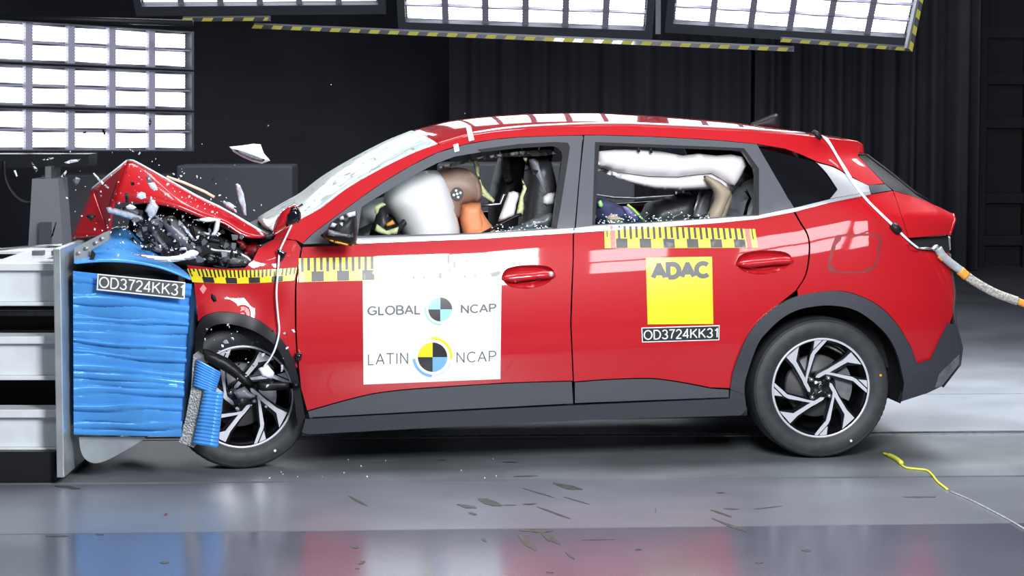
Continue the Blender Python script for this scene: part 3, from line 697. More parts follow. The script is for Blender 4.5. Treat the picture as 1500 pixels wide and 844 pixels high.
# fender and front arch
fend = sm([(441, 363), (436, 395), (432.5, 420), (432.5, 480), (436, 540)], 3) + sm([(432, 536), (425, 518), (412, 497), (395, 481), (375, 468), (350, 459.5), (322, 457), (300, 463), (290, 472)], 3) + [(287, 440), (284, 415), (275, 398), (274, 388), (300, 391), (330, 394), (358, 393), (370, 381), (379, 364), (398, 352), (420, 351), (434, 353)]
fender = panel('front_fender', fend, M['red'], car, step=0.022, th=0.006)
arcf = sm([(285, 520), (286, 488), (293, 470), (303, 462), (322, 457), (350, 459), (375, 467), (395, 480), (412, 496), (425, 517), (434, 540), (441, 575), (447, 612)], 3)
arcfi = sm([(436, 625), (431, 585), (424, 552), (414, 525), (400, 504), (375, 487), (350, 478), (324, 475), (306, 482), (299, 500), (297, 525)], 3)
panel('wheel_arch_trim', arcf + arcfi, M['black'], car, off=0.015, step=0.022, th=0.05)
# decals, fuel door, handles ---------------------------------------
fd = sm([(1225, 345), (1255, 343.5), (1284, 343), (1291, 351), (1289, 368), (1286, 384), (1273, 398), (1245, 400), (1218, 399), (1213, 389), (1218, 365), (1225, 345)], 3)[:-1]
panel('fuel_door', fd, M['red'], quarter, off=0.0025, th=0.004)
sd = Decal(carsurf(0.0012)); L_ = sm([(1225, 345), (1255, 343.5), (1284, 343), (1291, 351), (1289, 368), (1286, 384), (1273, 398), (1245, 400), (1218, 399), (1213, 389), (1218, 365), (1225, 345)], 3)
c0 = np.mean(L_, 0); sd.poly([tuple(q) for q in inset(L_[:-1], -0.55)], M['red_in']); sd.build('fuel_door_gap', quarter)
def handle(cx, cy, wpx, hpx, slope, parent, lock):
    def xf(x, y): return (cx + x * wpx, cy + y * hpx + slope * x * wpx)
    bowl = sm([xf(-.5, .05), xf(-.38, -.55), xf(0, -.75), xf(.38, -.6), xf(.5, -.1), xf(.36, .5), xf(0, .8), xf(-.34, .6), xf(-.5, .05)], 4)[:-1]
    Pb = side(dense(bowl, 3.0), 0.0); Lb = Pb[:, [0, 2]]; V2, T, _ = fill(Lb, [], 0.01); b = bdist(V2, Lb); q = np.clip(b / 0.03, 0, 1); y = -W(V2[:, 0], V2[:, 1]) - 0.0008 + 0.034 * np.power(np.clip(1 - (1 - q) ** 2, 0, 1), 0.8)
    obj('handle_recess', np.stack([V2[:, 0], y, V2[:, 1]], 1), T, M['red'], parent, None, True)
    out = sm([xf(-.5, .12), xf(-.40, -.18), xf(0, -.30), xf(.40, -.36), xf(.52, -.1), xf(.46, .16), xf(.1, .22), xf(-.3, .34), xf(-.5, .12)], 4)[:-1]
    P = side(dense(out, 3.0), 0.0); L = P[:, [0, 2]]; V2, T, _ = fill(L, [], 0.01); b = bdist(V2, L); q = np.clip(b / 0.014, 0, 1); t = 0.010 + 0.022 * np.sqrt(np.clip(1 - (1 - q) ** 2, 0, 1))
    y = -W(V2[:, 0], V2[:, 1]); A = np.stack([V2[:, 0], y - t, V2[:, 1]], 1); B = np.stack([V2[:, 0], y - 0.004, V2[:, 1]], 1); nb = len(V2)
    Fc = list(T) + [tuple(i + nb for i in f[::-1]) for f in T] + [(b_, a_, a_ + nb, b_ + nb) for a_, b_ in edges_of(T)]
    obj('door_handle', np.concatenate([A, B]), Fc, M['red'], parent, None, True)
    if lock:
        c = side([xf(.44, -.1)], 0.034)[0]; MB().lathe([(0, -0.003), (0.009, -0.003), (0.012, 0), (0.012, 0.012)], 20, 0, c).build('lock_cover', M['chrome'], parent, True)
handle(773, 405, 78, 22, -0.03, front_door, True)
handle(1119, 384, 82, 22, -0.03, rear_door, False)
# big door sticker
d = Decal(carsurf()); d.poly([(531, 381), (735, 373), (733, 555.5), (532.5, 563.5)], M['white'])
d.text('GLOBAL', [(538, 448.5), (615.5, 446), (615.5, 461), (538, 462.5)], M['grey_ink'], 1, 0.155)
d.text('NCAP', [(674.5, 446.5), (727.5, 444), (727.5, 458), (674.5, 460)], M['grey_ink'], 1, 0.155)
d.text('LATIN', [(539, 518.5), (598, 516), (598, 533.5), (539, 535.5)], M['grey_ink'], 1, 0.085, 0.18)
d.text('NCAP', [(668.5, 516), (727, 513.5), (727, 530), (668.5, 532)], M['grey_ink'], 1, 0.085, 0.18)
def emblem(cx, cy, r, cols, rings):
    for k, c in enumerate(cols): d.poly(arc(cx, cy, 0, r, 90 * k, 90 * k + 90), M[c], 2)
    for (r0, r1, a0, a1, c) in rings: d.poly(arc(cx, cy, r0, r1, a0, a1), M[c], 1)
emblem(645, 453.3, 17.5, ['ink', 'lblue_ink', 'ink', 'lblue_ink'], [(21, 23.5, 170, 275, 'lblue_ink'), (21, 22.5, -20, 40, 'pale_ink')])
emblem(633.7, 523.3, 21.5, ['ink', 'yellow', 'ink', 'blue_ink'], [(25.5, 29.5, -5, 95, 'yellow'), (25.5, 29.5, 185, 268, 'blue_ink'), (25.5, 29, 105, 175, 'pale_ink'), (25.5, 29, 275, 345, 'pale_ink')])
d.build('test_sticker', front_door)
d = Decal(carsurf()); d.poly([(946, 377.6), (1043, 376), (1045, 474.6), (948.7, 475.3)], M['yellow'])
d.text('ADAC', [(953, 384), (1038.5, 381.5), (1039.5, 408.5), (953.5, 411)], M['grey_ink'], 1, 0.26, 0.10); d.build('yellow_sticker', rear_door)
d = Decal(carsurf()); d.poly([(939.5, 480), (1054, 476.4), (1053.6, 498.4), (940.5, 501.8)], M['white'])
d.poly([(941, 481.4), (1052.8, 478), (1052.4, 497.2), (941.8, 500.4)], M['ink'], 1)
d.text('OD3724KK31', [(942.5, 483.5), (1051.8, 480), (1051.4, 495), (943, 498.3)], M['white'], 2, 0.12); d.build('number_sticker', rear_door)
# ruler tapes
def ruler(tl, tr, br, bl_, nseg, name, parent, ticks, red_ends=False, first=0, surf=None, curve=None):
    d = Decal(surf or carsurf(0.0024)); q = [tl, tr, br, bl_]
    def mp(u, v):
        p = quadmap(np.array([[u, 1 - v]]), q)[0]
        if curve: p = p + np.array(curve(u))
        return tuple(p)
    def cell(u0, v0, u1, v1, m, layer):
        n = max(2, int((u1 - u0) * 40)); d.poly([mp(u0 + (u1 - u0) * i / n, v0) for i in range(n + 1)] + [mp(u1 + (u0 - u1) * i / n, v1) for i in range(n + 1)], m, layer)
    cell(0, 0, 1, 1, M['yellow'], 0); e = 0.075 if red_ends else 0.0; du = (1 - 2 * e) / nseg
    for i in range(nseg):
        if (i + first) % 2 == 0: cell(e + du * i, 0.56, e + du * (i + 0.97), 0.985, M['ink'], 1)
    nt = nseg * ticks
    for i in range(nt):
        u = e + (1 - 2 * e) * (i + 0.35) / nt; wd = (1 - 2 * e) / nt * 0.42; cell(u, 0.0, u + wd, 0.52 if i % ticks else 0.58, M['ink'], 1)
    if red_ends:
        cell(0.038, 0, 0.072, 1, M['redtape'], 1); cell(0.93, 0, 0.962, 1, M['redtape'], 1)
        cell(0.014, 0, 0.022, 0.5, M['ink'], 1); cell(0.974, 0, 0.982, 0.55, M['ink'], 1)
    d.build(name, parent)
ruler((885, 330.5), (1106, 335.5), (1110.5, 363), (886, 363.7), 11, 'ruler_tape', rear_door, 2, True)
ruler((437.5, 378.5), (735, 372), (735, 406), (438, 413.5), 16, 'ruler_tape', front_door, 2, False, 1)
ruler((274, 393.5), (435, 392), (431, 411), (282, 413.5), 9, 'ruler_tape', fender, 3, False, 1, carsurf(0.003), lambda u: (0, 3.2 * math.sin(u * math.pi)))
# roof ---------------------------------------------------------------
def loft(name, near_pts, crown, m, ny=26, mirror_x=0.0, th=0.0, bow=0.0, cz=2.0, smooth=True):
    V = []; n = len(near_pts)
    for x, y, z in near_pts:
        for j in range(ny + 1):
            s = 1 - 2 * j / ny; e = 1 - abs(s) ** cz
            V.append((x - (bow(x) if callable(bow) else bow) * e, y * s, z + (crown(x) if callable(crown) else crown) * e))
    Fc = [(i * (ny + 1) + j, (i + 1) * (ny + 1) + j, (i + 1) * (ny + 1) + j + 1, i * (ny + 1) + j + 1) for i in range(n - 1) for j in range(ny)]
    o = obj(name, V, Fc, m, car, None, smooth)
    if th:
        md = o.modifiers.new('th', 'SOLIDIFY'); md.thickness = th; md.offset = -1
    return o
gut = side(sm([(641, 211), (664, 204)] + GUT, 3), 0.0)
rx0, rx1 = gut[0, 0], gut[-1, 0]
def crown(x): 
    u = (x - rx0) / (rx1 - rx0); return float(np.interp(u, [0, .1, .3, .6, .85, 1], [.05, .054, .055, .045, .030, .020]))
roof = loft('roof_panel', gut, crown, M['red'], 30, th=0.012, bow=lambda x: 0.055 * max(0.0, 1 - (x - rx0) / 0.35))
hl = gut.copy(); hl[:, 2] -= 0.055; hl[:, 1] *= 0.98
loft('headliner', hl, lambda x: 0.03, M['lining'], 14, th=0.015)
# roof rail strips
rr = MB(); p = side(sm([(690, 196.5), (740, 189), (800, 184.5), (900, 181.5), (1000, 185), (1100, 190), (1180, 197)], 5), 0.0)
rr.tube([(a, b + 0.012, c + 0.004) for a, b, c in p], 0.006, 6); rr.build('roof_rail', M['chrome'], car, True)
MB().tube([(a, -b - 0.012, c + 0.004) for a, b, c in p], 0.006, 6).build('roof_rail', M['chrome'], car, True)
# shark fin on the roof
fin = [(1096, 181.5), (1112, 175), (1128, 168.5), (1137, 166), (1140, 168), (1143, 190), (1100, 188)]
inflate('roof_antenna', fin, 0.0, 0.02, M['black'], car, D=0.03, step=0.012)
# windscreen
ws = side(sm([(405, 341), (444, 318), (471, 303), (505, 277), (549, 251), (601, 225), (641, 210)], 4), -0.004)
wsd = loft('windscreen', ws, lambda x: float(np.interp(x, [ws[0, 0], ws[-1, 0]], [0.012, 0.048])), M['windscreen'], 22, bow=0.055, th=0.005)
cw = at_y([(398, 352), (405, 342)], -0.76); cw = np.array([cw[0] + [-0.05, 0, 0.0], cw[1]])
loft('cowl', cw, 0.0, M['black'], 10, th=0.02, bow=0.05)
wb = MB(); 
for k in range(2):
    q = at_y([(404 + 22 * k, 352 - 12 * k), (440 + 22 * k, 322 - 14 * k), (462 + 20 * k, 305 - 16 * k)], -0.45 + 0.5 * k); wb.tube([(a - 0.06, b, c + .02) for a, b, c in q], 0.006, 6)
wb.build('wiper', M['black'], car, True)
# rear closure between both sides
def rear_loft(name, pxs, m, bulge, th=0.01):
    p = side(pxs, 0.0); o = loft(name, p, 0.0, m, 14, bow=-bulge, th=th); return o
rear_loft('tailgate_skin', [(1390, 344), (1393, 336), (1398, 321), (1395, 312.5)], M['red'], 0.02)
rear_loft('rear_glass', [(1369, 300), (1340, 283), (1309, 258), (1269, 228)], M['black'], 0.02)
sp_ = prism([(1238, 203.5), (1256, 206.5), (1265, 211.5), (1266.5, 226), (1256, 224), (1246, 212)], -0.50, 0.50).build('roof_spoiler', M['red'], car); md = sp_.modifiers.new('b', 'BEVEL'); md.width = 0.008; md.segments = 3; autosmooth(sp_, 40)
rear_loft('bumper_skin', [(1380, 566), (1405, 534), (1408, 510), (1399, 476), (1396, 452), (1398, 430), (1394, 400), (1390, 372)], M['clad'], 0.02)
# broken tail lamp
tl_ = panel('tail_lamp', [(1333, 350), (1389, 345), (1392, 371), (1345, 365), (1331, 358)], M['void'], car, off=-0.05, gap=0, th=0.03)
inflate('lens_fragment', [(1384, 344), (1392, 347), (1393, 366), (1387, 368), (1384, 356)], -0.50, 0.012, M['plastic_clear'], tl_, step=0.01)
q = side([(1327, 359), (1330, 357), (1334, 366), (1345, 368)], 0.002); MB().tube(q, 0.004, 6).build('lamp_rim', M['red'], tl_, True)
# inner tub closes the body
tub = MB()
for s in (-1, 1):
    xs = np.linspace(-1.02, 1.86, 40); zl = 0.22
    V = []
    for x in xs:
        zb = float(np.interp(x, bl[:, 0], bl[:, 2])) - 0.05; wx = 0.62 if x > 0.98 else 0.76
        V += [(x, s * wx, zl if x < 1.0 else 0.40), (x, s * wx, zb)]
    tub.add(V, [(2 * i, 2 * i + 2, 2 * i + 3, 2 * i + 1) for i in range(39)])
tub.box((-1.0, -0.76, 0.20), (1.0, 0.76, 0.24)); tub.box((0.98, -0.62, 0.38), (1.72, 0.62, 0.42)); tub.box((-1.06, -0.75, 0.22), (-1.0, 0.75, 0.98)); tub.box((1.88, -0.40, 0.45), (1.92, 0.40, 1.0))
tub.box((1.30, -0.60, 0.86), (1.95, 0.60, 0.90))
tub.build('cabin_tub', M['void'], car)
ub = MB(); ub.box((-1.0, -0.6, 0.17), (1.0, 0.6, 0.20)); ub.tube([(-1.0, 0.1, 0.16), (1.1, 0.1, 0.17), (1.3, 0.4, 0.2), (1.9, 0.45, 0.24)], 0.03); ub.tube([(1.33, -0.7, 0.32), (1.33, 0.7, 0.32)], 0.045)
ub.build('underbody', M['black'], car)
# wheel housings
def liner(cx, cz, r, name):
    mb = MB(); V = []; n = 28
    for i in range(n + 1):
        a = math.pi * (-0.08 + 1.16 * i / n); V += [(cx + r * math.cos(a), -0.855, cz + r * math.sin(a)), (cx + r * math.cos(a), -0.52, cz + r * math.sin(a))]
    b = len(V); V.append((cx, -0.52, cz))
    mb.add(V, [(2 * i, 2 * i + 1, 2 * i + 3, 2 * i + 2) for i in range(n)] + [(2 * i + 1, b, 2 * i + 3) for i in range(n)]); return mb.build(name, M['black'], car, True)
# wheels --------------------------------------------------------------
WR = 0.335
def wheel(cx, cy, cz, rot=0.0, steer=0.0, camber=0.0, R=WR, face=True):
    root = empty('wheel', (cx, cy, cz), 0, car); root.rotation_euler = (camber, 0, steer)
    rr_ = 0.715 * R; yo = -0.105
    ty = MB(); ty.lathe([(rr_ - .012, 0.10), (rr_ + .004, 0.105), (rr_ + .03, 0.112), (R * .90, 0.113), (R * .965, 0.104), (R * .993, 0.085), (R, 0.05), (R, -0.05), (R * .993, -0.085), (R * .975, -0.101), (R * .95, -0.108),
                        (R * .945, -0.1065), (R * .90, -0.1125), (R * .86, -0.114), (R * .80, -0.112), (rr_ + .016, -0.107), (rr_ + .004, -0.099), (rr_ - .010, -0.092)], 96)
    for i in range(72):
        a = 2 * math.pi * i / 72; 
        for s in (-1, 1):
            c, q = math.cos(a), math.sin(a); c2, q2 = math.cos(a + .05), math.sin(a + .05)
            ty.add([(R * .985 * c, s * .098, R * .985 * q), (R * 1.003 * c, s * .05, R * 1.003 * q), (R * 1.003 * c2, s * .05, R * 1.003 * q2), (R * .985 * c2, s * .098, R * .985 * q2)], [(0, 1, 2, 3)])
    t = ty.build('tyre', M['rubber'], root, True); autosmooth(t, 25)
    rm = MB(); rm.lathe([(rr_ - .004, -0.090), (rr_, -0.094), (rr_ - .001, -0.099), (rr_ - .006, -0.101), (rr_ - .011, -0.097)], 72)
    ring = rm.build('rim_edge', M['silver'], root, True)
    br = MB(); br.lathe([(rr_ - .010, -0.097), (rr_ - .024, -0.075), (rr_ - .034, 0.0), (rr_ - .03, 0.09), (0.05, 0.09), (0.0, 0.09)], 72); br.build('rim_barrel', M['gloss'], root, True)
    if not face: return root
    bd = MB(); bd.lathe([(0, -0.012), (0.145, -0.012), (0.150, -0.004), (0.150, 0.012)], 48); bd.lathe([(0.07, -0.012), (0.075, -0.03), (0.0, -0.03)], 32); bd.build('brake_disc', M['disc'], root, True)
    cal = MB(); V = []
    for i in range(9):
        a = math.radians(-25 + 60 * i / 8)
        for r in (0.085, 0.165):
            for y in (-0.05, 0.02): V.append((r * math.cos(a), y, r * math.sin(a)))
    cal.add(V, [(4 * i + a_, 4 * i + b_, 4 * i + 4 + b_, 4 * i + 4 + a_) for i in range(8) for a_, b_ in ((0, 1), (1, 3), (3, 2), (2, 0))] + [(0, 2, 3, 1), (32, 33, 35, 34)]); cal.build('brake_caliper', M['plastic_grey'], root)
    def pt(u, v, a): 
        c, s = math.cos(a), math.sin(a); return ((u * c - v * s) * rr_, (u * s + v * c) * rr_)
    def nrmz(q): return [((x - 417) / 358, -(y - 425) / 375) for x, y in q]
    def dish(x, z, d): r = math.hypot(x, z) / rr_; return -0.094 + 0.020 * (1 - r) ** 1.0 + d
    def sp(poly, m, d, name, th):
        for k in range(4):
            mb = MB(); a = rot - k * math.pi / 2; L = np.array([pt(u, v, a) for u, v in nrmz(poly)])
            if area(L) < 0: L = L[::-1]
            V2, T, _ = fill(dense(L, 0.03), [], 0.03); nb = len(V2)
            A = [(x, dish(x, z, d), z) for x, z in V2]; B = [(x, dish(x, z, d) + th, z) for x, z in V2]
            mb.add(A + B, list(T) + [tuple(i + nb for i in f[::-1]) for f in T] + [(b_, a_, a_ + nb, b_ + nb) for a_, b_ in edges_of(T)]); mb.build(name, m, root)
    sp([(168, 195), (255, 115), (238, 222), (305, 345), (322, 385), (348, 432), (345, 460), (330, 452), (300, 398), (284, 362), (222, 255)], M['silver'], 0.0, 'spoke', 0.012)
    sp([(370, 70), (428, 64), (362, 135)], M['silver'], 0.0, 'spoke_tip', 0.012)
    sp([(440, 64), (466, 64), (374, 174), (330, 335), (322, 385), (306, 372), (343, 182), (360, 150)], M['silver'], 0.0, 'thin_spoke', 0.012)
    sp([(150, 205), (262, 108), (262, 215), (318, 322), (338, 175), (365, 60), (470, 58), (385, 178), (345, 340), (352, 440), (380, 480), (330, 470), (290, 400), (272, 365), (205, 262)], M['gloss'], 0.006, 'spoke_back', 0.03)
    hb = MB(); hb.lathe([(0, -0.083), (0.030, -0.083), (0.034, -0.080), (0.062, -0.074), (0.068, -0.06), (0.07, -0.02)], 40); hb.build('hub', M['gloss'], root, True)
    for k in range(4):
        x, z = pt(*nrmz([(350, 363)])[0], rot - k * math.pi / 2); x *= 0.98
        MB().lathe([(0, -0.096), (0.007, -0.095), (0.010, -0.090), (0.010, -0.07)], 14, 0, (x, 0, z)).build('lug_nut', M['steel'], root, True)
    lg = MB(); ca = rot - math.pi / 2
    def L2(a, b): c, s = math.cos(ca), math.sin(ca); return (a * c - b * s, -0.085, a * s + b * c)
    for seg in ([(-.026, -.008), (-.026, .008)], [(-.026, -.001), (-.012, .008)], [(-.02, 0.001), (-.008, -.008), (-.002, .008), (-.002, -.008)], [(-.002, -.008), (.012, .008), (.024, -.008)]): lg.tube([L2(*q) for q in seg], 0.0013, 5)
    lg.build('badge', M['steel'], root)
    for a, m_ in ((0.20, 'amber'), (-1.05, 'plastic_white')):
        MB().lathe([(0, -0.1155), (0.006, -0.1155), (0.007, -0.112)], 12, 0, (R * .87 * math.cos(a), 0, R * .87 * math.sin(a))).build('marker_dot', M[m_], t)
    return root
rc = at_y([(1204, 567.5)], -0.86)[0]
wheel(rc[0], -0.86 + 0.114, WR + 0.001, 0.0, 0.0)
wheel(rc[0], 0.86 - 0.114, WR + 0.001, 0.0, math.pi, face=False)
fc = at_y([(352, 583)], -0.82)[0]
fw = wheel(fc[0], -0.80 + 0.114, WR + 0.0, 0.35, math.radians(7), math.radians(0))
liner(rc[0], WR + 0.02, 0.40, 'wheel_housing'); liner(fc[0] - .01, WR + 0.02, 0.385, 'wheel_housing')
# door mirrors -----------------------------------------------------------
mir = inflate('door_mirror', [(469, 345), (479, 337), (484, 327), (497, 317), (507, 313), (522, 308.5), (524, 343), (521, 359), (513, 360.5), (491, 355.5), (477, 351)], -0.99, 0.085, M['black'], car, D=0.05, step=0.012)
inflate('indicator_lens', [(482, 350), (495, 352), (513, 357), (520, 358), (514, 361), (492, 356.5), (482, 353)], -1.02, 0.03, M['amber'], mir, D=0.01, step=0.008)
inflate('broken_housing_edge', [(480, 345), (481, 336), (500, 341), (515, 344), (516, 340), (518, 348), (500, 347)], -1.075, 0.012, M['plastic_grey'], mir, D=0.01, step=0.008)
for q in ([(482, 333), (487, 326), (494, 328), (490, 334)], [(495, 318), (503, 316), (505, 322), (498, 323)], [(507, 313), (521, 309), (521, 316), (510, 320)], [(497, 326), (503, 325), (504, 333), (499, 334)], [(505, 332), (513, 330), (514, 338), (506, 337)]):
    inflate('mirror_shard', q, -1.06, 0.012, M['plastic_clear'], mir, D=0.008, step=0.006)
MB().tube(np.concatenate([at_y([(494, 345)], -0.95), at_y([(490, 346)], -0.84)]), [0.05, 0.035], 10).build('mirror_foot', M['black'], mir, True)
# bits of white tape on the pillar and roof
d = Decal(carsurf(0.002)); d.poly([(683, 187), (690, 186), (695, 205), (687, 207)], M['white']); d.build('white_tape', car); d = Decal(carsurf(0.002)); d.poly([(664, 212), (671, 210), (673, 221), (666, 223)], M['white']); d.build('white_tape', car)
# interior -----------------------------------------------------------------
seat = inflate('front_seat', [(770, 238), (786, 230), (806, 232), (814, 262), (820, 300), (828, 350), (826, 400), (760, 400), (756, 350), (762, 300)], -0.36, 0.16, M['seat'], car, D=0.06)
inflate('seat_stripe', [(774, 234), (786, 231), (800, 262), (804, 288), (790, 292), (782, 262)], -0.47, 0.06, M['seat_grey'], seat, D=0.03)
seat2 = inflate('front_seat', [(735, 215), (760, 210), (775, 240), (780, 290), (785, 380), (715, 380), (715, 290), (725, 245)], 0.40, 0.16, M['seat'], car, D=0.06)
inflate('headrest', [(733, 218), (742, 214), (750, 244), (752, 268), (744, 272), (738, 262), (734, 240)], 0.22, 0.05, M['seat_grey'], seat2, D=0.03)
rs = inflate('rear_seat', [(1060, 322), (1068, 300), (1082, 280), (1100, 262), (1118, 262), (1135, 300), (1130, 400), (1050, 400), (1055, 350)], -0.38, 0.22, M['seat_grey'], car, D=0.05)
inflate('rear_seat', [(1040, 322), (1050, 290), (1065, 265), (1085, 250), (1100, 262), (1100, 400), (1040, 400)], 0.30, 0.30, M['seat'], car, D=0.05)
inflate('seat_bolster', [(1088, 318), (1093, 298), (1097, 290), (1090, 280), (1094, 277), (1101, 291), (1096, 304), (1093, 319)], -0.605, 0.02, M['seat'], rs, D=0.012)
db = inflate('dashboard', [(430, 356), (455, 338), (490, 325), (520, 330), (540, 345), (565, 400), (430, 400)], 0.0, 0.70, M['seat'], car, D=0.04)
swc = at_y([(590, 322)], -0.36)[0]; sw = MB(); pts = []
for i in range(33):
    a = 2 * math.pi * i / 32; pts.append((swc[0] + 0.09 * math.sin(a), swc[1] + 0.13 * math.cos(a), swc[2] + 0.10 * math.sin(a)))
sw.tube(pts, 0.016, 8); st_ = sw.build('steering_wheel', M['seat'], car, True)
MB().tube([(swc[0], swc[1], swc[2]), (swc[0] - .35, swc[1], swc[2] - .15)], [.05, .04]).build('steering_column', M['black'], st_, True)
inflate('driver_airbag', sm([(560, 300), (566, 278), (585, 262), (612, 252), (640, 250), (654, 262), (662, 285), (669, 315), (672, 350), (640, 380), (600, 372), (588, 345), (574, 320), (560, 300)], 4)[:-1], -0.34, 0.23, M['white_bag'], car, D=0.14)
inflate('passenger_airbag', [(524, 346), (528, 306), (548, 292), (575, 285), (590, 300), (590, 346)], -0.12, 0.12, M['white_bag'], car, D=0.06)
inflate('roof_lining_strip', [(640, 246), (668, 237), (706, 229), (760, 222), (806, 219), (816, 225), (800, 228), (740, 230), (690, 237), (650, 248)], -0.56, 0.02, M['lining'], car, D=0.02)
inflate('instrument_pod', [(541, 345), (548, 325), (554, 302), (563, 304), (572, 322), (582, 345)], -0.42, 0.06, M['seat'], car, D=0.03)
inflate('torn_trim', [(548, 338), (555, 342), (566, 345), (582, 343), (584, 332), (578, 334), (566, 338), (552, 328)], -0.50, 0.012, M['foam'], car, D=0.012, step=0.01)
inflate('torn_trim', [(550, 300), (560, 296), (566, 300), (556, 306), (553, 316), (549, 312)], -0.50, 0.01, M['foam'], car, D=0.01, step=0.008)
inflate('warning_tag', [(565, 328), (575, 322), (579, 328), (567, 333)], -0.52, 0.01, M['orange_hose'], car, D=0.01, step=0.008)
inflate('torn_trim', [(692, 233), (698, 232), (703, 243), (702, 255), (706, 270), (715, 282), (725, 293), (722, 298), (712, 292), (705, 284), (701, 268), (696, 250)], -0.30, 0.012, M['foam'], car, D=0.012, step=0.01)
inflate('torn_trim', [(764, 261), (769, 270), (772, 276), (767, 290), (768, 306), (765, 316), (756, 314), (759, 300), (762, 286), (766, 276)], -0.52, 0.010, M['foam'], car, D=0.012, step=0.01)
inflate('torn_trim', [(766, 231), (773, 231), (771, 239)], -0.50, 0.008, M['foam'], car, D=0.01, step=0.008)
inflate('knee_airbag', [(745, 282), (752, 280), (762, 283), (757, 300), (754, 316), (740, 322), (729, 325), (738, 300)], -0.45, 0.03, M['white_bag'], car, D=0.02, step=0.012)
inflate('side_airbag', [(796, 288), (803, 283), (814, 282), (813, 300), (800, 302), (794, 297)], -0.52, 0.03, M['white_bag'], car, D=0.02, step=0.012)
MB().tube(at_y([(706, 343), (730, 330), (757, 316), (764, 314)], -0.6), 0.008).build('seat_belt', M['black'], car, True)
MB().tube(at_y([(704, 301), (720, 300), (733, 299), (738, 285), (742, 286)], -0.05), 0.008).build('seat_track', M['steel'], car, True)
inflate('door_panel_scrap', [(718, 346), (733, 337), (760, 330), (785, 318), (812, 310), (808, 336)], -0.66, 0.02, M['plastic_grey'], car, D=0.015, step=0.02)
# roof-side airbag in the rear window
ca = MB()
inflate('', [(876, 222), (900, 219), (940, 219), (970, 222), (1000, 228), (1022, 225), (1050, 228), (1070, 226), (1088, 230), (1094, 242), (1084, 262), (1074, 275), (1060, 264), (1042, 254), (1025, 255), (992, 259), (950, 258), (905, 252), (876, 243)], -0.60, 0.055, None, mb=ca, D=0.10, step=0.018)
inflate('', [(876, 244), (905, 253), (950, 259), (992, 260), (1025, 256), (1042, 255), (1060, 265), (1073, 276), (1058, 279), (1040, 277), (1000, 279), (960, 277), (930, 270), (900, 259), (876, 250)], -0.59, 0.045, None, mb=ca, D=0.07, step=0.018)
cao = ca.build('curtain_airbag', M['fabric_bag'], car, True)
MB().tube(at_y([(935, 215), (936, 223)], -0.66), 0.006).build('airbag_clip', M['black'], cao, True)
MB().tube(at_y([(953, 215), (954, 224)], -0.66), 0.007).build('airbag_clip', M['black'], cao, True)
# shattered remains of door glass along the sills
def jag(x0, y0, x1, y1, hgt, y, name):
    rnd = random.Random(int(x0)); n = int((x1 - x0) / 6); top = [(x0 + (x1 - x0) * i / n, y0 + (y1 - y0) * i / n - hgt * rnd.uniform(0.35, 1)) for i in range(n + 1)]
    prism([(x0, y0 + 3), (x1, y1 + 3)] + top[::-1], y, y + 0.005).build(name, M['sideglass'], car)
    cr = MB()
    for i in range(int((x1 - x0) * 0.6)):
        u = rnd.random(); p = at_y([(x0 + (x1 - x0) * u, y0 + (y1 - y0) * u - rnd.random() ** 2 * hgt * 1.1)], y - 0.004)[0]; s = rnd.uniform(.0015, .0035)
        cr.box((p[0] - s, p[1] - s * .5, p[2] - s * .7), (p[0] + s, p[1] + s * .5, p[2] + s * .7))
    cr.build('glass_crumbs', M['plastic_white'], car)['kind'] = 'stuff'
jag(720, 341, 808, 333, 12, -0.80, 'broken_door_glass'); jag(876, 327, 1000, 322, 12, -0.80, 'broken_door_glass'); jag(1002, 322, 1040, 319, 8, -0.80, 'broken_door_glass')
MB().tube(at_y([(874, 286), (900, 290), (930, 291), (990, 287), (991, 281)], 0.76), 0.007, 6).build('broken_glass_edge', M['plastic_clear'], car, True)
# crushed engine bay ----------------------------------------------------------
def part(name, px, y, T, m, D=None, step=0.02): return inflate(name, px, y, T, M[m], car, D=D, step=step)
part('engine_block', [(195, 300), (230, 296), (270, 308), (310, 325), (350, 345), (378, 360), (372, 388), (330, 393), (285, 392), (240, 385), (205, 360), (188, 330)], -0.25, 0.45, 'void', 0.05)
part('engine_cover', [(232, 320), (252, 316), (268, 330), (292, 352), (300, 372), (270, 372), (248, 350)], -0.68, 0.06, 'plastic_grey', 0.03)
part('battery_box', [(262, 318), (290, 322), (318, 345), (308, 366), (285, 360), (268, 345)], -0.64, 0.06, 'black', 0.03)
part('strut_tower', [(318, 374), (335, 368), (362, 372), (374, 382), (362, 390), (335, 390), (318, 384)], -0.70, 0.06, 'plastic_grey', 0.03)
part('hose', [(296, 376), (308, 370), (316, 380), (318, 388), (308, 386)], -0.74, 0.03, 'plastic_grey', 0.02)
part('radiator_support', [(155, 304), (164, 303), (188, 310), (206, 316), (210, 322), (200, 325), (182, 319), (158, 312)], -0.76, 0.02, 'plastic_clear', 0.012, 0.01)
part('radiator_grille', [(168, 304), (176, 305), (190, 302), (206, 308), (214, 320), (206, 328), (196, 316)], -0.70, 0.03, 'plastic_grey', 0.012, 0.01)
part('headlamp_lens', [(221, 287), (229, 298), (233, 303), (228, 315), (220, 323), (215, 312), (212, 309)], -0.78, 0.012, 'plastic_clear', 0.01, 0.008)
part('headlamp_bracket', [(283, 322), (306, 318), (323, 321), (321, 336), (316, 346), (304, 345), (293, 338), (304, 341), (312, 340), (315, 325), (300, 326)], -0.80, 0.012, 'plastic_white', 0.01, 0.008)
part('cross_strut', [(221, 331), (228, 338), (246, 362), (248, 368), (238, 366), (224, 346)], -0.74, 0.02, 'plastic_grey', 0.01, 0.01)
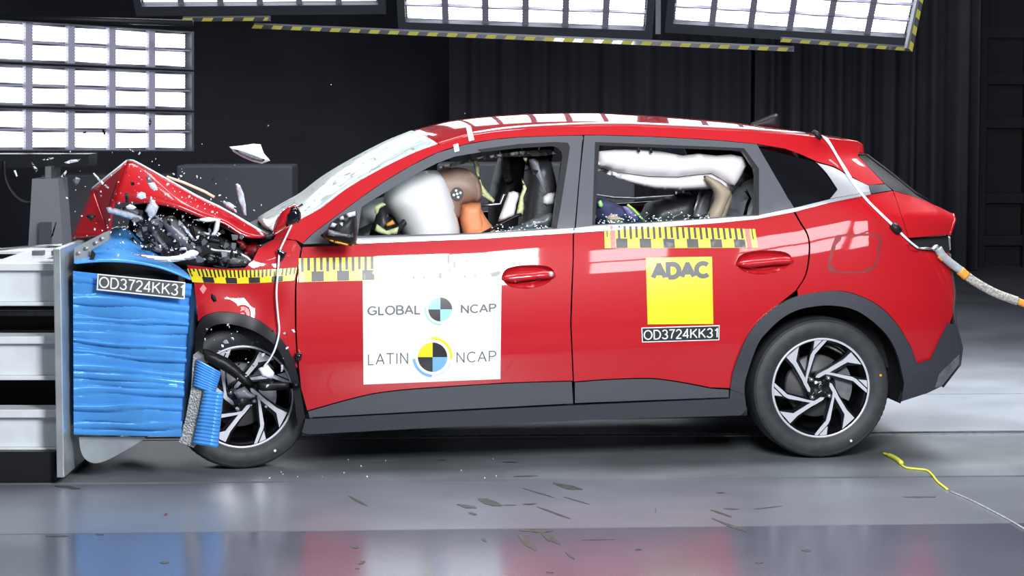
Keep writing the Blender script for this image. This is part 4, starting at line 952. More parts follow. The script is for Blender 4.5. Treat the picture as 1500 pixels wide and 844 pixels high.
part('wheel_arch_brace', [(378, 352), (384, 372), (372, 384), (356, 368), (344, 350), (352, 346), (362, 360)], -0.70, 0.03, 'red_in', 0.02)
part('cowl_bracket', [(364, 350), (380, 346), (386, 352), (378, 372), (368, 364)], -0.60, 0.03, 'plastic_grey', 0.02)
rnd = random.Random(5)
for i in range(16):
    x = rnd.uniform(200, 340); y0 = np.interp(x, [200, 260, 340], [322, 325, 350]); y1 = np.interp(x, [200, 260, 340], [350, 378, 385]); y = rnd.uniform(y0, y1); a = rnd.uniform(0, 6.28); L = rnd.uniform(8, 20)
    p = at_y(sm([(x, y), (x + L * math.cos(a), y + L * math.sin(a)), (x + L * 1.4 * math.cos(a + .6), y + L * 1.4 * math.sin(a + .6)), (x + 2 * L * math.cos(a + .9), y + 2 * L * math.sin(a + .9))], 4), -0.72 + rnd.uniform(-.06, .05))
    MB().tube(p, rnd.choice([.006, .009, .014]), 7).build('engine_hose' if i % 2 else 'wiring', M[rnd.choice(['black', 'plastic_grey', 'black', 'gloss'])], car, True)
MB().tube(at_y(sm([(304, 360), (312, 366), (330, 368), (345, 370), (360, 376), (367, 382)], 4), -0.80), 0.005, 6).build('wiring', M['plastic_white'], car, True)
# buckled bonnet
def q3(px, y): return at_y([px], y)[0]
cr_px = sm([(186, 237), (196, 238), (240, 262), (290, 290), (333, 311), (388, 344)], 5); lo_px = sm([(166, 298), (205, 297), (235, 300), (262, 306), (301, 321), (328, 328), (356, 346), (388, 348)], 4)
n = 26
def res(c, n):
    c = np.array(c); s = np.r_[0, np.cumsum(np.linalg.norm(np.diff(c, axis=0), axis=1))]; t = np.linspace(0, s[-1], n); return np.stack([np.interp(t, s, c[:, 0]), np.interp(t, s, c[:, 1])], 1)
crp = at_y(res(cr_px, n), -0.66); lop = at_y(res(lo_px, n), -0.78)
hv = []; rnd = random.Random(3)
ROW = [lop, lop * .7 + crp * .3 + np.array([0, -.012, 0]), lop * .35 + crp * .65 + np.array([0, -0.015, 0]), lop * .1 + crp * .9 + np.array([0, -0.008, .0]), crp]
for k in range(1, 9):
    f = k / 8.0; r = crp.copy(); r[:, 1] += f * 1.32; r[:, 0] -= 0.03 * f; r[:, 2] += -0.17 * f; r[:, 2] += 0.006 * np.sin(r[:, 0] * 14 + k * 1.7) * min(1, k / 4); ROW.append(r)
hv = np.concatenate(ROW); nr_ = len(ROW)
hf = [(i * n + j, i * n + j + 1, (i + 1) * n + j + 1, (i + 1) * n + j) for i in range(nr_ - 1) for j in range(n - 1)]
bon = obj('bonnet', hv, hf, M['red'], car, None, True); md = bon.modifiers.new('th', 'SOLIDIFY'); md.thickness = 0.012; md.offset = 0; autosmooth(bon, 50)
# folded-down front half of the bonnet
a0 = q3((186, 237), -0.66); b0 = q3((166, 298), -0.78); far_r = a0 + np.array([-0.04, 1.25, -0.17])
e1 = q3((137, 276), -0.45); e2 = q3((106, 350), -0.50); e3 = q3((160, 345), -0.72); e4 = e1 + np.array([-0.06, 0.95, -0.20]); e5 = e2 + np.array([-0.02, 1.0, 0.0])
V = [a0, b0, e3, e2, e1, far_r, e4, e5]; G = MB()
def patch(mb, p00, p10, p11, p01, nu, nv, amp, seed):
    V = []; r = random.Random(seed)
    for i in range(nu + 1):
        for j in range(nv + 1):
            u, v = i / nu, j / nv; p = p00 * (1 - u) * (1 - v) + p10 * u * (1 - v) + p11 * u * v + p01 * (1 - u) * v
            w_ = math.sin(math.pi * u) * math.sin(math.pi * v); p = p + np.array([0.5, -1, 0.3]) * amp * w_ * (math.sin(u * 9 + seed) * math.cos(v * 7)); V.append(p)
    mb.add(V, [(i * (nv + 1) + j, (i + 1) * (nv + 1) + j, (i + 1) * (nv + 1) + j + 1, i * (nv + 1) + j + 1) for i in range(nu) for j in range(nv)])
patch(G, a0, b0, e3, e1, 8, 8, 0.015, 1); patch(G, e1, e3, e3, e2, 8, 8, 0.01, 2); patch(G, a0, e1, e4, far_r, 8, 10, 0.015, 3); patch(G, e1, e2, e5, e4, 8, 8, 0.02, 4)
bf = G.build('bonnet_front_fold', M['red'], bon, True); md = bf.modifiers.new('th', 'SOLIDIFY'); md.thickness = 0.012; md.offset = 0
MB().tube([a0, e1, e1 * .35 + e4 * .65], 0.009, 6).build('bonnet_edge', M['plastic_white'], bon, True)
MB().tube([p_ + np.array([0, -.004, .006]) for p_ in crp], 0.0062, 6).build('bonnet_crease_highlight', M['chrome'], bon, True)  # highlight on the red crease, modelled as a bright tube
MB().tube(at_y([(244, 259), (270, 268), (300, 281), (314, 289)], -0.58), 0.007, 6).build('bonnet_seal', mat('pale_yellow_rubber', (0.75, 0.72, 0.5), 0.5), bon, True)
# wheel house debris of the front wheel
part('suspension_arm', [(290, 510), (305, 512), (335, 525), (365, 552), (372, 562), (362, 568), (335, 548), (300, 528)], -0.885, 0.025, 'black', 0.02)
part('arch_liner_scrap', [(365, 566), (385, 558), (420, 560), (441, 563), (440, 568), (410, 572), (385, 573)], -0.92, 0.01, 'black', 0.012)
part('sensor_box', [(378, 540), (392, 534), (402, 546), (398, 556), (384, 552)], -0.93, 0.02, 'plastic_white', 0.01, 0.008)
part('camera_target', [(431, 518), (440, 515), (443, 520), (441, 529), (433, 531)], -0.93, 0.02, 'gloss', 0.012, 0.008)
part('caliper_bracket', [(342, 573), (358, 566), (366, 575), (378, 580), (366, 585), (346, 583)], -0.90, 0.02, 'plastic_grey', 0.012, 0.01)

# ---------------------------------------------------------------- crash barrier
bar = empty('crash_barrier', (-1.98, 10.9, 0)); tag(bar, 'blue honeycomb crash barrier on a white beam frame at the left', 'barrier')
BO = np.array([-1.98, 10.9, 0])
def bobj(mb, name, m, smooth=False, parent=None):
    mb.v = [tuple(np.array(v) - BO) for v in mb.v]; return mb.build(name, m, parent or bar, smooth)
plx = at_depth([(77.5, 364), (88.5, 362), (85.3, 700), (97, 700)], 10.3); zt = plx[0][2]; zb_ = max(0.02, plx[2][2])
pb = MB().box((plx[0][0], 10.3, zb_), (plx[1][0], 11.95, zt)); o = bobj(pb, 'back_plate', M['galv']); md = o.modifiers.new('b', 'BEVEL'); md.width = .004; md.segments = 2
def zrow(y, d=10.45): return at_depth([(40, y)], d)[0][2]
for (yt, yf, yb0, yb1) in ((385, 396, 442, 447.5), (492, 503, 550, 556), (599, 611, 655, 661)):
    b_ = MB(); x0, x1 = -5.2, plx[0][0]
    for d0 in (10.42,):
        b_.box((x0, d0, zrow(yf)), (x1, d0 + 0.16, zrow(yt))); b_.box((x0, d0 + .03, zrow(yb0)), (x1, d0 + .05, zrow(yf))); b_.box((x0, d0, zrow(yb1)), (x1, d0 + .16, zrow(yb0)))
    o = bobj(b_, 'frame_beam', M['wsteel']); md = o.modifiers.new('b', 'BEVEL'); md.width = .004; md.segments = 2
for (y0, y1) in ((457, 463), (487, 491)):
    b_ = MB().box((-5.2, 11.3, zrow(y1, 11.3)), (plx[0][0], 11.4, zrow(y0, 11.3))); bobj(b_, 'rear_beam', M['plastic_grey'])
dk = MB(); zd = zrow(385, 10.42)
dk.box((-5.2, 10.44, zd - .004), (-1.98 - .03, 10.60, zd + .004)); dk.box((-5.2, 11.15, zd - .012), (-2.01, 11.4, zd)); dk.box((-5.2, 10.6, zd - .02), (-2.5, 10.75, zd - .004)); dk.box((-2.32, 10.6, zd - .02), (-2.12, 11.2, zd - .002))
bobj(dk, 'top_deck', M['wsteel'])
for x in (-2.23, -2.14, -2.6): bobj(MB().box((x, 10.9, zd - .01), (x + .05, 10.96, zd + .02)), 'deck_bracket', M['plastic_grey'])
bobj(MB().tube([(-2.62, 10.7, zd + .012), (-2.4, 10.8, zd + .03), (-2.2, 10.75, zd + .05), (-2.05, 10.7, zd + .06)], 0.006), 'deck_wire', M['steel'], True)
bobj(MB().box((-5.2, 10.36, 0.0), (plx[0][0] - .02, 11.7, 0.14)).box((-5.2, 10.75, 0.12), (-2.3, 10.85, zrow(661))), 'barrier_base', M['black'])
bobj(MB().box((-5.2, 11.5, 0.12), (plx[0][0], 11.55, zd - .1)), 'rear_web', M['black'])
# honeycomb block with blue cladding
quad = [(107, 397), (281, 416), (266, 640), (108, 637)]
nu, nvv = 14, 176; uv = np.array([[i / nu, j / nvv] for j in range(nvv + 1) for i in range(nu + 1)])
pp = quadmap(uv, quad); ppy = pp.copy(); rnd = random.Random(11)
cuts = [0.0]
while cuts[-1] < 1: cuts.append(cuts[-1] + rnd.uniform(0.032, 0.062))
cuts = np.array(cuts); dep = []
for (u, v) in uv:
    vv = v + 0.012 * math.sin(u * 3 + v * 11) + 0.004 * math.sin(u * 9 + v * 31); vv = min(max(vv, 1e-6), cuts[-1] - 1e-6); k = np.searchsorted(cuts, vv) - 1; f = (vv - cuts[k]) / (cuts[k + 1] - cuts[k])
    dep.append(10.425 - 0.012 * math.sin(math.pi * min(1, max(0, f))) ** 0.55 * (0.7 + 0.5 * math.sin(k * 2.7)) + 0.008 * math.sin(u * 4 + k * 1.3) - 0.025 * math.sin(math.pi * u) * math.sin(math.pi * v))
fr = at_depth(pp, np.array(dep)); V = list(fr); nF = len(V)
Fc = [(j * (nu + 1) + i, (j + 1) * (nu + 1) + i, (j + 1) * (nu + 1) + i + 1, j * (nu + 1) + i + 1)[::-1] for j in range(nvv) for i in range(nu)]
back = at_depth(quad, 10.425); V += [tuple(q + np.array([0, 0.95, 0])) for q in back]
tlI, trI, blI, brI = [j * (nu + 1) for j in range(nvv + 1)], [j * (nu + 1) + nu for j in range(nvv + 1)], None, None
Fc.append(tuple(trI) + (nF + 2, nF + 1)); Fc.append(tuple(tlI[::-1]) + (nF, nF + 3)); Fc.append(tuple(range(nu + 1))[::-1] + (nF, nF + 1)); Fc.append(tuple(range(nvv * (nu + 1), nvv * (nu + 1) + nu + 1)) + (nF + 2, nF + 3)); Fc.append((nF, nF + 3, nF + 2, nF + 1))
blk = MB().add(V, Fc); o = bobj(blk, 'honeycomb_block', M['blue']); autosmooth(o, 40)
dkc = MB().box((plx[1][0], 10.5, zrow(397, 10.5) - .06), (at_depth([(281, 416)], 10.5)[0][0] - .06, 11.35, zrow(397, 10.5) - .02)); bobj(dkc, 'honeycomb_core', M['void'])
# torn top sheet
rows = [([(106, 386), (150, 383), (195, 385), (240, 394), (283, 411)], 10.385), ([(110, 378), (150, 370), (190, 373), (230, 382), (275, 400)], 10.44), ([(114, 366), (156, 352), (186, 356), (216, 369), (256, 386)], 10.62), ([(116, 360), (160, 340), (184, 334), (210, 357), (226, 372)], 10.80), ([(120, 358), (162, 336), (186, 332), (206, 345), (216, 360)], 10.95)]
R = [at_depth(sm(r, 5), d) for r, d in rows]; m_ = len(R[0]); sv = np.concatenate(R)
sh = MB().add(sv, [(i * m_ + j, i * m_ + j + 1, (i + 1) * m_ + j + 1, (i + 1) * m_ + j) for i in range(len(R) - 1) for j in range(m_ - 1)])
o = bobj(sh, 'torn_top_sheet', M['blue'], True); md = o.modifiers.new('s', 'SUBSURF'); md.levels = md.render_levels = 2; md = o.modifiers.new('t', 'SOLIDIFY'); md.thickness = .005
pk = prism([(108, 385), (109, 363), (152, 341), (160, 338), (159, 352), (134, 366), (128, 384)], 10.43, 10.47, 'world'); bobj(pk, 'mounting_flange', M['galv'])
for q in ((115, 371), (126, 364), (140, 356), (149, 350)): c = at_depth([q], 10.425)[0]; bobj(MB().lathe([(0, -0.006), (.008, -.006), (.009, 0), (.009, .01)], 12, 0, c), 'flange_bolt', M['steel'], True)
sc_ = prism([(134, 366), (140, 372), (136, 384), (131, 382)], 10.40, 10.41, 'world'); bobj(sc_, 'torn_tab', M['ink'])
bf_ = [([(118, 640), (121, 660), (128, 672), (142, 676), (166, 667), (212, 640)], 10.44)]
Pb = at_depth(sm(bf_[0][0], 4), 10.46); n_ = len(Pb); V = list(Pb) + [p + np.array([0.03, .8, .02]) for p in Pb]
bm_ = MB().add(V, [(i, i + 1, n_ + i + 1, n_ + i) for i in range(n_ - 1)]); bm_.add(list(Pb), [tuple(range(n_))]); o = bobj(bm_, 'bottom_flange', M['galv'], False); md = o.modifiers.new('t', 'SOLIDIFY'); md.thickness = .008
# torn bumper honeycomb beside the wheel
hc = prism([(283, 520), (291, 526), (296, 570), (286, 640), (284, 656), (262, 648), (272, 612), (280, 570)], 10.44, 10.75, 'world'); bobj(hc, 'torn_honeycomb', M['alu'])
def ribbed(q, Y, nr, name):
    nv_ = nr * 6; uv = np.array([[i / 3, j / nv_] for j in range(nv_ + 1) for i in range(4)]); p = quadmap(uv, q); d = np.array([Y + 0.0035 * math.cos(2 * math.pi * nr * v) for u, v in uv])
    P = at_depth(p, d); nn = len(P); F_ = [(j * 4 + i, j * 4 + i + 1, (j + 1) * 4 + i + 1, (j + 1) * 4 + i) for j in range(nv_) for i in range(3)]
    B = P + np.array([0, .05, 0]); V = list(P) + list(B)
    F_ += [(i, i + 4, nn + i + 4, nn + i) for i in range(0, nn - 4, 4)] + [(i + 3, nn + i + 3, nn + i + 7, i + 7) for i in range(0, nn - 4, 4)]
    o = bobj(MB().add(V, F_), name, M['blue'], True); return o
ribbed([(288, 526), (323, 545), (314, 577), (283, 566)], 10.42, 10, 'torn_blue_sheet'); ribbed([(299, 572), (326, 575), (318, 656), (282, 650)], 10.41, 15, 'torn_blue_sheet')
def wsurf(Y): return lambda px, layer: at_depth(px, Y - 0.0008 * layer + np.zeros(len(px))) - BO
d = Decal(wsurf(10.366)); q0 = [(143, 401), (271.5, 413.5), (270.5, 438.5), (141.5, 425)]
d.poly(q0, M['white']); c0 = np.mean(q0, 0); d.poly([(144.8, 403), (269.6, 415), (268.8, 436.4), (143.5, 423.2)], M['grey_ink'], 1)
d.text('OD3724KK31', [(145.5, 404.5), (270, 416.5), (268.8, 434.5), (144.5, 421.5)], M['white'], 2, 0.12); d.build('number_label', bar)

# ---------------------------------------------------------------- test dummies
def skin(name, nodes, edges, m, parent, root=0, sub=2):
    me = bpy.data.meshes.new(name); me.from_pydata([tuple(map(float, p)) for p, r in nodes], edges, []); me.materials.append(m)
    o = bpy.data.objects.new(name, me); COL.objects.link(o); o.parent = parent
    sk = o.modifiers.new('skin', 'SKIN'); sk.use_smooth_shade = True
    for i, (p, r) in enumerate(nodes):
        d = me.skin_vertices[0].data[i]; d.radius = (r, r) if np.isscalar(r) else r; d.use_root = (i == root)
    ss = o.modifiers.new('sub', 'SUBSURF'); ss.levels = ss.render_levels = sub; return o
def C1(px, py, y): return at_y([(px, py)], y)[0]
dm = empty('crash_dummy', tuple(ORG), YAW); tag(dm, 'brown-headed crash dummy with orange neck, face buried in the white airbag', 'dummy')
nk = C1(691, 318, -.34); hp = nk + np.array([.30, 0, -.62]); ch = nk + np.array([.12, 0, -.22])
nodes = [(hp, .15), (hp * .5 + ch * .5, .14), (ch, .15), (nk + np.array([.03, 0, -.07]), .075), (nk, .062), (nk + np.array([-.02, 0, .07]), .055)]
ed = [(0, 1), (1, 2), (2, 3), (3, 4), (4, 5)]
for s in (-1, 1):
    b = len(nodes); sh_ = ch + np.array([-.02, s * .17, .06]); nodes += [(sh_, .065), (sh_ + np.array([-.22, s * .03, -.17]), .05), (sh_ + np.array([-.42, -s * .05, -.06]), .038), (sh_ + np.array([-.48, -s * .06, -.03]), .035)]
    ed += [(2, b), (b, b + 1), (b + 1, b + 2), (b + 2, b + 3)]
    b = len(nodes); nodes += [(hp + np.array([-.06, s * .10, -.02]), .09), (hp + np.array([-.46, s * .14, .06]), .07), (hp + np.array([-.62, s * .14, -.25]), .05)]; ed += [(0, b), (b, b + 1), (b + 1, b + 2)]
skin('body', nodes, ed, M['orange'], dm)
hd_o = sm([(629, 262), (640, 250), (658, 246), (677, 246), (694, 253), (704, 268), (705, 286), (702, 294), (690, 296), (677, 300), (675, 314), (668, 321), (655, 322), (646, 316), (640, 306), (632, 300), (633, 292), (625, 287), (630, 278), (629, 262)], 4)[:-1]
head = inflate('head', hd_o, -0.34, 0.088, M['skin_brown'], dm, D=0.085, step=0.014)
inflate('skull_cap', sm([(680, 246), (694, 253), (704, 268), (706, 286), (702, 295), (692, 293), (688, 272), (680, 246)], 4)[:-1], -0.34, 0.074, M['skin_brown'], head, D=0.05, step=0.014)
inflate('neck_shroud', [(675, 300), (690, 297), (704, 297), (706, 312), (712, 345), (680, 350), (673, 318)], -0.345, 0.075, M['orange'], dm, D=0.03, step=0.015)
cT = C1(669.5, 284, -0.34 - 0.088); tg = MB(); tg.lathe([(0, -0.004), (.031, -.004), (.032, .012)], 28, 0, cT)
tm = tg.build('target_marker', M['ink'], head)
for a, b in ((0, 0), (0, 1), (1, 0), (0, -1), (-1, 0)):
    r = 0.0165; ang = .3; x = (a * math.cos(ang) - b * math.sin(ang)) * r; z = (a * math.sin(ang) + b * math.cos(ang)) * r
    MB().lathe([(0, -0.0055), (.0062, -.0055), (.0062, 0)], 14, 0, cT + np.array([x, 0, z])).build('target_dot', M['white'], tm)
cd_ = empty('child_dummy', tuple(ORG), YAW); tag(cd_, 'tan child dummy behind the rear window with its leg flung up under the airbag', 'dummy')
yk = -0.66
hipc = C1(960, 372, yk); kn = C1(1038, 352, yk); kn2 = C1(1049, 322, yk); an = C1(1065, 287, yk); heel = C1(1071, 279, yk); mid = C1(1052, 270, yk); toe = C1(1031, 260, yk)
to_ = C1(915, 335, yk); shd = C1(884, 312, yk); hdp = C1(856, 300, yk)
nodes = [(hipc, .075), (to_, .08), (shd, .07), (C1(868, 305, yk), .04), (hdp, .07), (C1(846, 296, yk), .06), (kn, .05), (kn2, .044), (an, .030), (mid, .02), (toe, .010), (C1(960, 380, yk + .13), .06), (C1(1050, 372, yk + .16), .05), (C1(1075, 360, yk + .16), .04),
         (shd + np.array([.02, -.09, -.02]), .035), (C1(920, 345, yk - .12), .03), (C1(945, 350, yk - .1), .024), (heel, .02)]
ed = [(0, 1), (1, 2), (2, 3), (3, 4), (4, 5), (0, 6), (6, 7), (7, 8), (8, 9), (9, 10), (0, 11), (11, 12), (12, 13), (2, 14), (14, 15), (15, 16), (8, 17)]
skin('body', nodes, ed, M['tan'], cd_)
inflate('lower_leg', sm([(1030, 258), (1036, 257.5), (1050, 264), (1068, 277), (1071.5, 283), (1068, 293), (1061, 309), (1054, 326)], 3) + sm([(1029, 326), (1039, 308), (1046, 293), (1045, 281), (1036, 269), (1030, 258)], 3)[:-1], yk - .01, 0.043, M['tan'], cd_, D=0.035, step=0.01)
jk = inflate('jacket', sm([(868, 292), (880, 290), (895, 294), (910, 302), (925, 303), (938, 312), (950, 324), (955, 350), (900, 350), (872, 330), (866, 310), (868, 292)], 4)[:-1], yk, 0.11, M['navy'], cd_, D=0.06, step=0.014)
inflate('patterned_sleeve', [(912, 302), (920, 303), (930, 312), (938, 324), (926, 326), (918, 316)], yk - .085, 0.035, mat('purple_print_cloth', (0.22, 0.18, 0.42), 0.8, var=0.7, vscale=40), jk, D=0.02, step=0.01)
MB().tube(at_y([(919, 300), (928, 307), (938, 318), (946, 326)], yk - .11), 0.006, 6).build('lime_piping', mat('lime_trim', (0.35, 0.6, 0.08), 0.6), jk, True)
inflate('lime_patch', [(876, 296), (880, 293), (884, 300), (880, 305), (876, 302)], yk - .10, 0.015, mat('lime_cloth', (0.3, 0.6, 0.2), 0.7), jk, D=0.01, step=0.008)
cs = empty('infant_carrier', tuple(ORG), YAW); tag(cs, 'black child seat shell seen through the rear door window', 'carrier')
inflate('shell', [(950, 296), (1000, 282), (1014, 280), (1014, 335), (1000, 400), (880, 400), (880, 340), (935, 325)], -0.22, 0.18, M['seat'], cs, D=0.05)
inflate('side_wing', [(1012, 320), (1018, 300), (1026, 278), (1046, 277), (1040, 300), (1036, 322)], -0.30, 0.03, M['plastic_grey'], cs, D=0.02, step=0.012)
MB().tube(at_y([(1013, 322), (1019, 302), (1027, 279)], -0.34), 0.006, 6).build('wing_edge', M['chrome'], cs, True)

# ---------------------------------------------------------------- cables and hose
P = side(sm([(1198, 198), (1206, 201), (1218, 216), (1240, 254), (1256, 277), (1270, 294), (1290, 314), (1312, 335), (1330, 352), (1345, 364)], 5), 0.012)
P2 = side(sm([(1203, 199), (1213, 205), (1226, 227), (1240, 249), (1254, 272), (1270, 292), (1290, 312), (1313, 334), (1331, 352), (1346, 364)], 5), 0.014)
ic = empty('instrument_cable', tuple(ORG), YAW); tag(ic, 'white twin cable running from the roof down the rear pillar to the tail lamp', 'cable')
MB().tube(P, 0.0042, 8).build('cable_strand', M['plastic_white'], ic, True); MB().tube(P2, 0.0042, 8).build('cable_strand', M['plastic_white'], ic, True)
MB().tube(np.concatenate([P[-1:], side([(1356, 364), (1368, 365)], 0.03)]), 0.006, 8).build('cable_end', M['steel'], ic, True)
for c, r in (((1312, 334), .022), ((1197, 197), .014)):
    q = side([(c[0] - 6, c[1] - 5), c, (c[0] + 6, c[1] + 6)], 0.015); MB().tube(q, [r * .7, r, r * .8], 10).build('cable_clip', M['black'], ic, True)
th_ = empty('tow_hose', tuple(ORG), YAW); tag(th_, 'grey braided hose with orange ends trailing from the tail lamp', 'hose')
e0 = side([(1376, 370)], 0.03)[0]; yy = e0[1]
def hp_(pts): return at_y(sm(pts, 5), yy - 0.01)
MB().tube(hp_([(1366, 366), (1372, 362), (1378, 372)]), [.012] * 11, 8).build('hose_hook', M['steel'], th_, True)
MB().tube(hp_([(1374, 364), (1380, 374), (1392, 385), (1404, 394), (1412, 400)]), 0.020, 12).build('tape_wrap', M['tape_grey'], th_, True)
MB().tube(hp_([(1376, 374), (1382, 380)]), 0.014, 10).build('orange_band', M['orange_hose'], th_, True)
MB().tube(hp_([(1406, 396), (1416, 405)]), 0.0225, 12).build('orange_band', M['orange_hose'], th_, True)
MB().tube(hp_([(1414, 403), (1430, 414), (1455, 428), (1478, 437), (1490, 441)]), 0.021, 12).build('braided_sleeve', M['braid'], th_, True)
MB().tube(hp_([(1488, 440), (1500, 445), (1530, 460), (1580, 480)]), 0.0165, 12).build('orange_sleeve', M['orange_hose'], th_, True)
fcab = empty('sensor_cable', tuple(ORG), YAW); tag(fcab, 'thin white cable hanging from the bonnet hinge over the crushed front wheel', 'cable')
q = np.concatenate([side(sm([(427, 330), (420, 345), (411, 364)], 4), 0.02), side(sm([(409, 372), (407, 400), (405, 430), (407, 460), (409, 485), (404, 508), (396, 525), (386, 538)], 5), 0.035)])
MB().tube(q, 0.0045, 8).build('cable_strand', M['plastic_white'], fcab, True)
inflate('cable_clip', [(406, 364), (414, 366), (420, 370), (417, 378), (410, 384), (408, 376), (405, 370)], side([(412, 372)], 0.03)[0][1], 0.012, M['gloss'], fcab, D=0.008, step=0.006)
def floor_tube(px, r, z): 
    P = on_floor(sm(px, 5)); P[:, 2] = z; return P
yc = empty('yellow_cord', tuple(on_floor([(1340, 688)])[0])); tag(yc, 'frayed yellow cord lying on the floor behind the rear wheel', 'cord'); yo_ = on_floor([(1340, 688)])[0]
MB().tube(floor_tube([(1294, 667), (1305, 671), (1314, 676), (1321, 682)], 0, .010) - yo_, [.006] * 4 + [.011] * 11 + [.010], 8).build('thick_end', M['cord'], yc, True)
MB().tube(floor_tube([(1321, 683), (1328, 687), (1345, 689), (1358, 691), (1366, 698), (1374, 708), (1388, 719)], 0, .005) - yo_, 0.005, 8).build('thin_strand', M['cord'], yc, True)
gc = floor_tube([(1392, 721), (1420, 733), (1450, 748), (1480, 764), (1510, 782)], 0, .003); o = MB().tube(gc, 0.0045, 6).build('floor_cable', M['tape_grey'], None, True); tag(o, 'thin grey cable running on from the yellow cord to the right edge', 'cable')

# ---------------------------------------------------------------- flying debris
def frag(name, outline, Y, T, m, label, cat='fragment', D=None, parent=None, group=None):
    mb = MB(); inflate('', outline, Y, T, None, coord='world', D=D or 0.008, step=0.008, mb=mb)
    c = np.mean(mb.v, 0); mb.v = [tuple(np.array(v) - c) for v in mb.v]; o = mb.build(name, m, None, True); o.location = tuple(c); autosmooth(o, 40); return tag(o, label, cat, group)
big = frag('plastic_shard', [(336, 215), (350, 213.5), (362, 212), (371, 210.5), (382, 211.5), (384, 218), (387, 225), (396, 235.5), (384, 240), (372, 237.5), (356, 231), (342, 223)], 10.6, 0.03, M['plastic_white'], 'large white plastic shard flying above the crumpled bonnet', 'fragment', 0.03)
mb = MB(); inflate('', [(342, 218.5), (352, 220.5), (370, 227), (389, 234), (385, 237), (370, 234), (352, 226)], 10.57, 0.006, None, coord='world', D=0.006, step=0.008, mb=mb); c_ = np.array(big.location); mb.v = [tuple(np.array(v) - c_) for v in mb.v]; mb.build('inner_slot', M['plastic_grey'], big, True)
frag('plastic_shard', [(345, 270), (348, 268.5), (352, 272), (357, 284), (360, 300), (361, 316), (357, 315), (353, 302), (349, 292)], 10.8, 0.012, M['plastic_clear'], 'tall curved pale blade-shaped shard flying upright beside the windscreen')
frag('plastic_shard', [(326, 295), (336, 296), (346, 303), (347, 312), (340, 308), (330, 302)], 10.85, 0.02, M['plastic_clear'], 'crumpled pale scrap lying on the rear end of the raised bonnet')
frag('plastic_stick', [(136, 254), (138, 253), (148, 264), (160, 275), (158, 277), (146, 267)], 10.5, 0.01, M['plastic_white'], 'white curved splinter crossing the front edge of the folded bonnet')
frag('trim_strip', sm([(192, 371), (215, 374), (245, 376), (266, 373), (280, 366), (291, 370), (284, 377), (262, 383), (240, 384), (215, 379), (192, 371)], 3)[:-1], 10.36, 0.012, M['plastic_white'], 'long white curved trim strip flying over the top of the blue barrier', 'trim')
frag('trim_strip', [(249, 365), (272, 362), (274, 366), (250, 368)], 10.5, 0.01, M['plastic_white'], 'short straight white strip just above the long curved strip', 'trim')
frag('plastic_stick', [(262, 322), (265, 324), (285, 350), (283, 353), (274, 342), (266, 332)], 10.45, 0.008, M['plastic_clear'], 'slanted pale rod flying in front of the open engine bay')
frag('plastic_shard', [(213, 257), (220, 258), (224, 267), (216, 269)], 10.45, 0.006, M['plastic_grey'], 'dark grey rectangular chip flying before the red bonnet face')
frag('plastic_shard', [(216, 268), (226, 267), (231, 276), (226, 279), (221, 276)], 10.45, 0.008, M['plastic_white'], 'white chip touching the dark chip before the bonnet face')
frag('plastic_shard', [(201, 284), (207, 281), (213, 283), (214, 290), (207, 292), (200, 289)], 10.45, 0.008, M['plastic_white'], 'chunky white chip with a dark hole flying before the red bonnet face')
frag('plastic_shard', [(183, 283), (188, 283), (189, 297), (184, 297)], 10.45, 0.006, M['black'], 'upright black bar-shaped chip before the bonnet face')
frag('plastic_shard', [(191, 267), (196, 266), (197, 271), (192, 272)], 10.45, 0.006, M['black'], 'small black chip before the red bonnet, just under its peak')
frag('plastic_shard', [(124, 315), (132, 313), (141, 317), (136, 321), (134, 325), (130, 321)], 10.4, 0.006, M['black'], 'winged black chip flying before the folded bonnet front')
frag('plastic_shard', [(89, 259), (97, 249), (98, 252), (93, 260)], 10.3, 0.006, M['plastic_white'], 'white triangular splinter flying left of the bonnet')
frag('plastic_shard', [(106, 264), (111, 259), (118, 262), (116, 267), (112, 272), (108, 268)], 10.3, 0.012, M['plastic_grey'], 'tumbling dark cluster with white specks left of the bonnet')
frag('plastic_shard', [(94, 238), (104, 234), (118, 233), (114, 237), (98, 240)], 10.3, 0.006, M['plastic_clear'], 'long thin grey sliver just below the light panels')
frag('plastic_shard', [(62, 234), (70, 231), (79, 231), (78, 233), (66, 235)], 10.3, 0.005, M['plastic_white'], 'white bent sliver below the light panels, above the cable loop')
frag('plastic_shard', [(46, 237), (49, 240), (56, 249), (53, 252), (49, 246)], 10.3, 0.006, M['plastic_clear'], 'slanted grey splinter inside the cable loop')
frag('plastic_shard', [(20, 250), (23, 249), (26, 258), (24, 259)], 10.3, 0.005, M['plastic_white'], 'white upright splinter left of the cable loop')
frag('plastic_shard', [(74, 350), (81, 326), (83, 325), (78, 345)], 10.28, 0.005, M['black'], 'black needle-shaped splinter above the barrier plate')
frag('plastic_shard', [(149, 188), (152, 189), (155, 196), (153, 198), (150, 193)], 10.4, 0.005, M['black'], 'black slanted chip silhouetted against the lowest light panel')
frag('plastic_shard', [(121, 194), (126, 192), (127, 195), (122, 196)], 10.4, 0.005, M['black'], 'flat black chip against the lowest light panel, left of the slanted one')
frag('plastic_shard', [(218, 176), (220, 172), (222, 178), (220, 186), (218, 183)], 10.4, 0.005, M['plastic_grey'], 'teardrop-shaped chip against the lowest light panel')
frag('plastic_shard', [(189, 218), (193, 219), (197, 223), (193, 222)], 10.4, 0.005, M['plastic_white'], 'white chip at the bottom rim of the lowest light panel')
frag('plastic_shard', [(206, 358), (213, 359), (221, 356), (228, 365), (218, 368), (207, 366)], 10.5, 0.015, M['black'], 'black lump resting on the torn blue sheet')
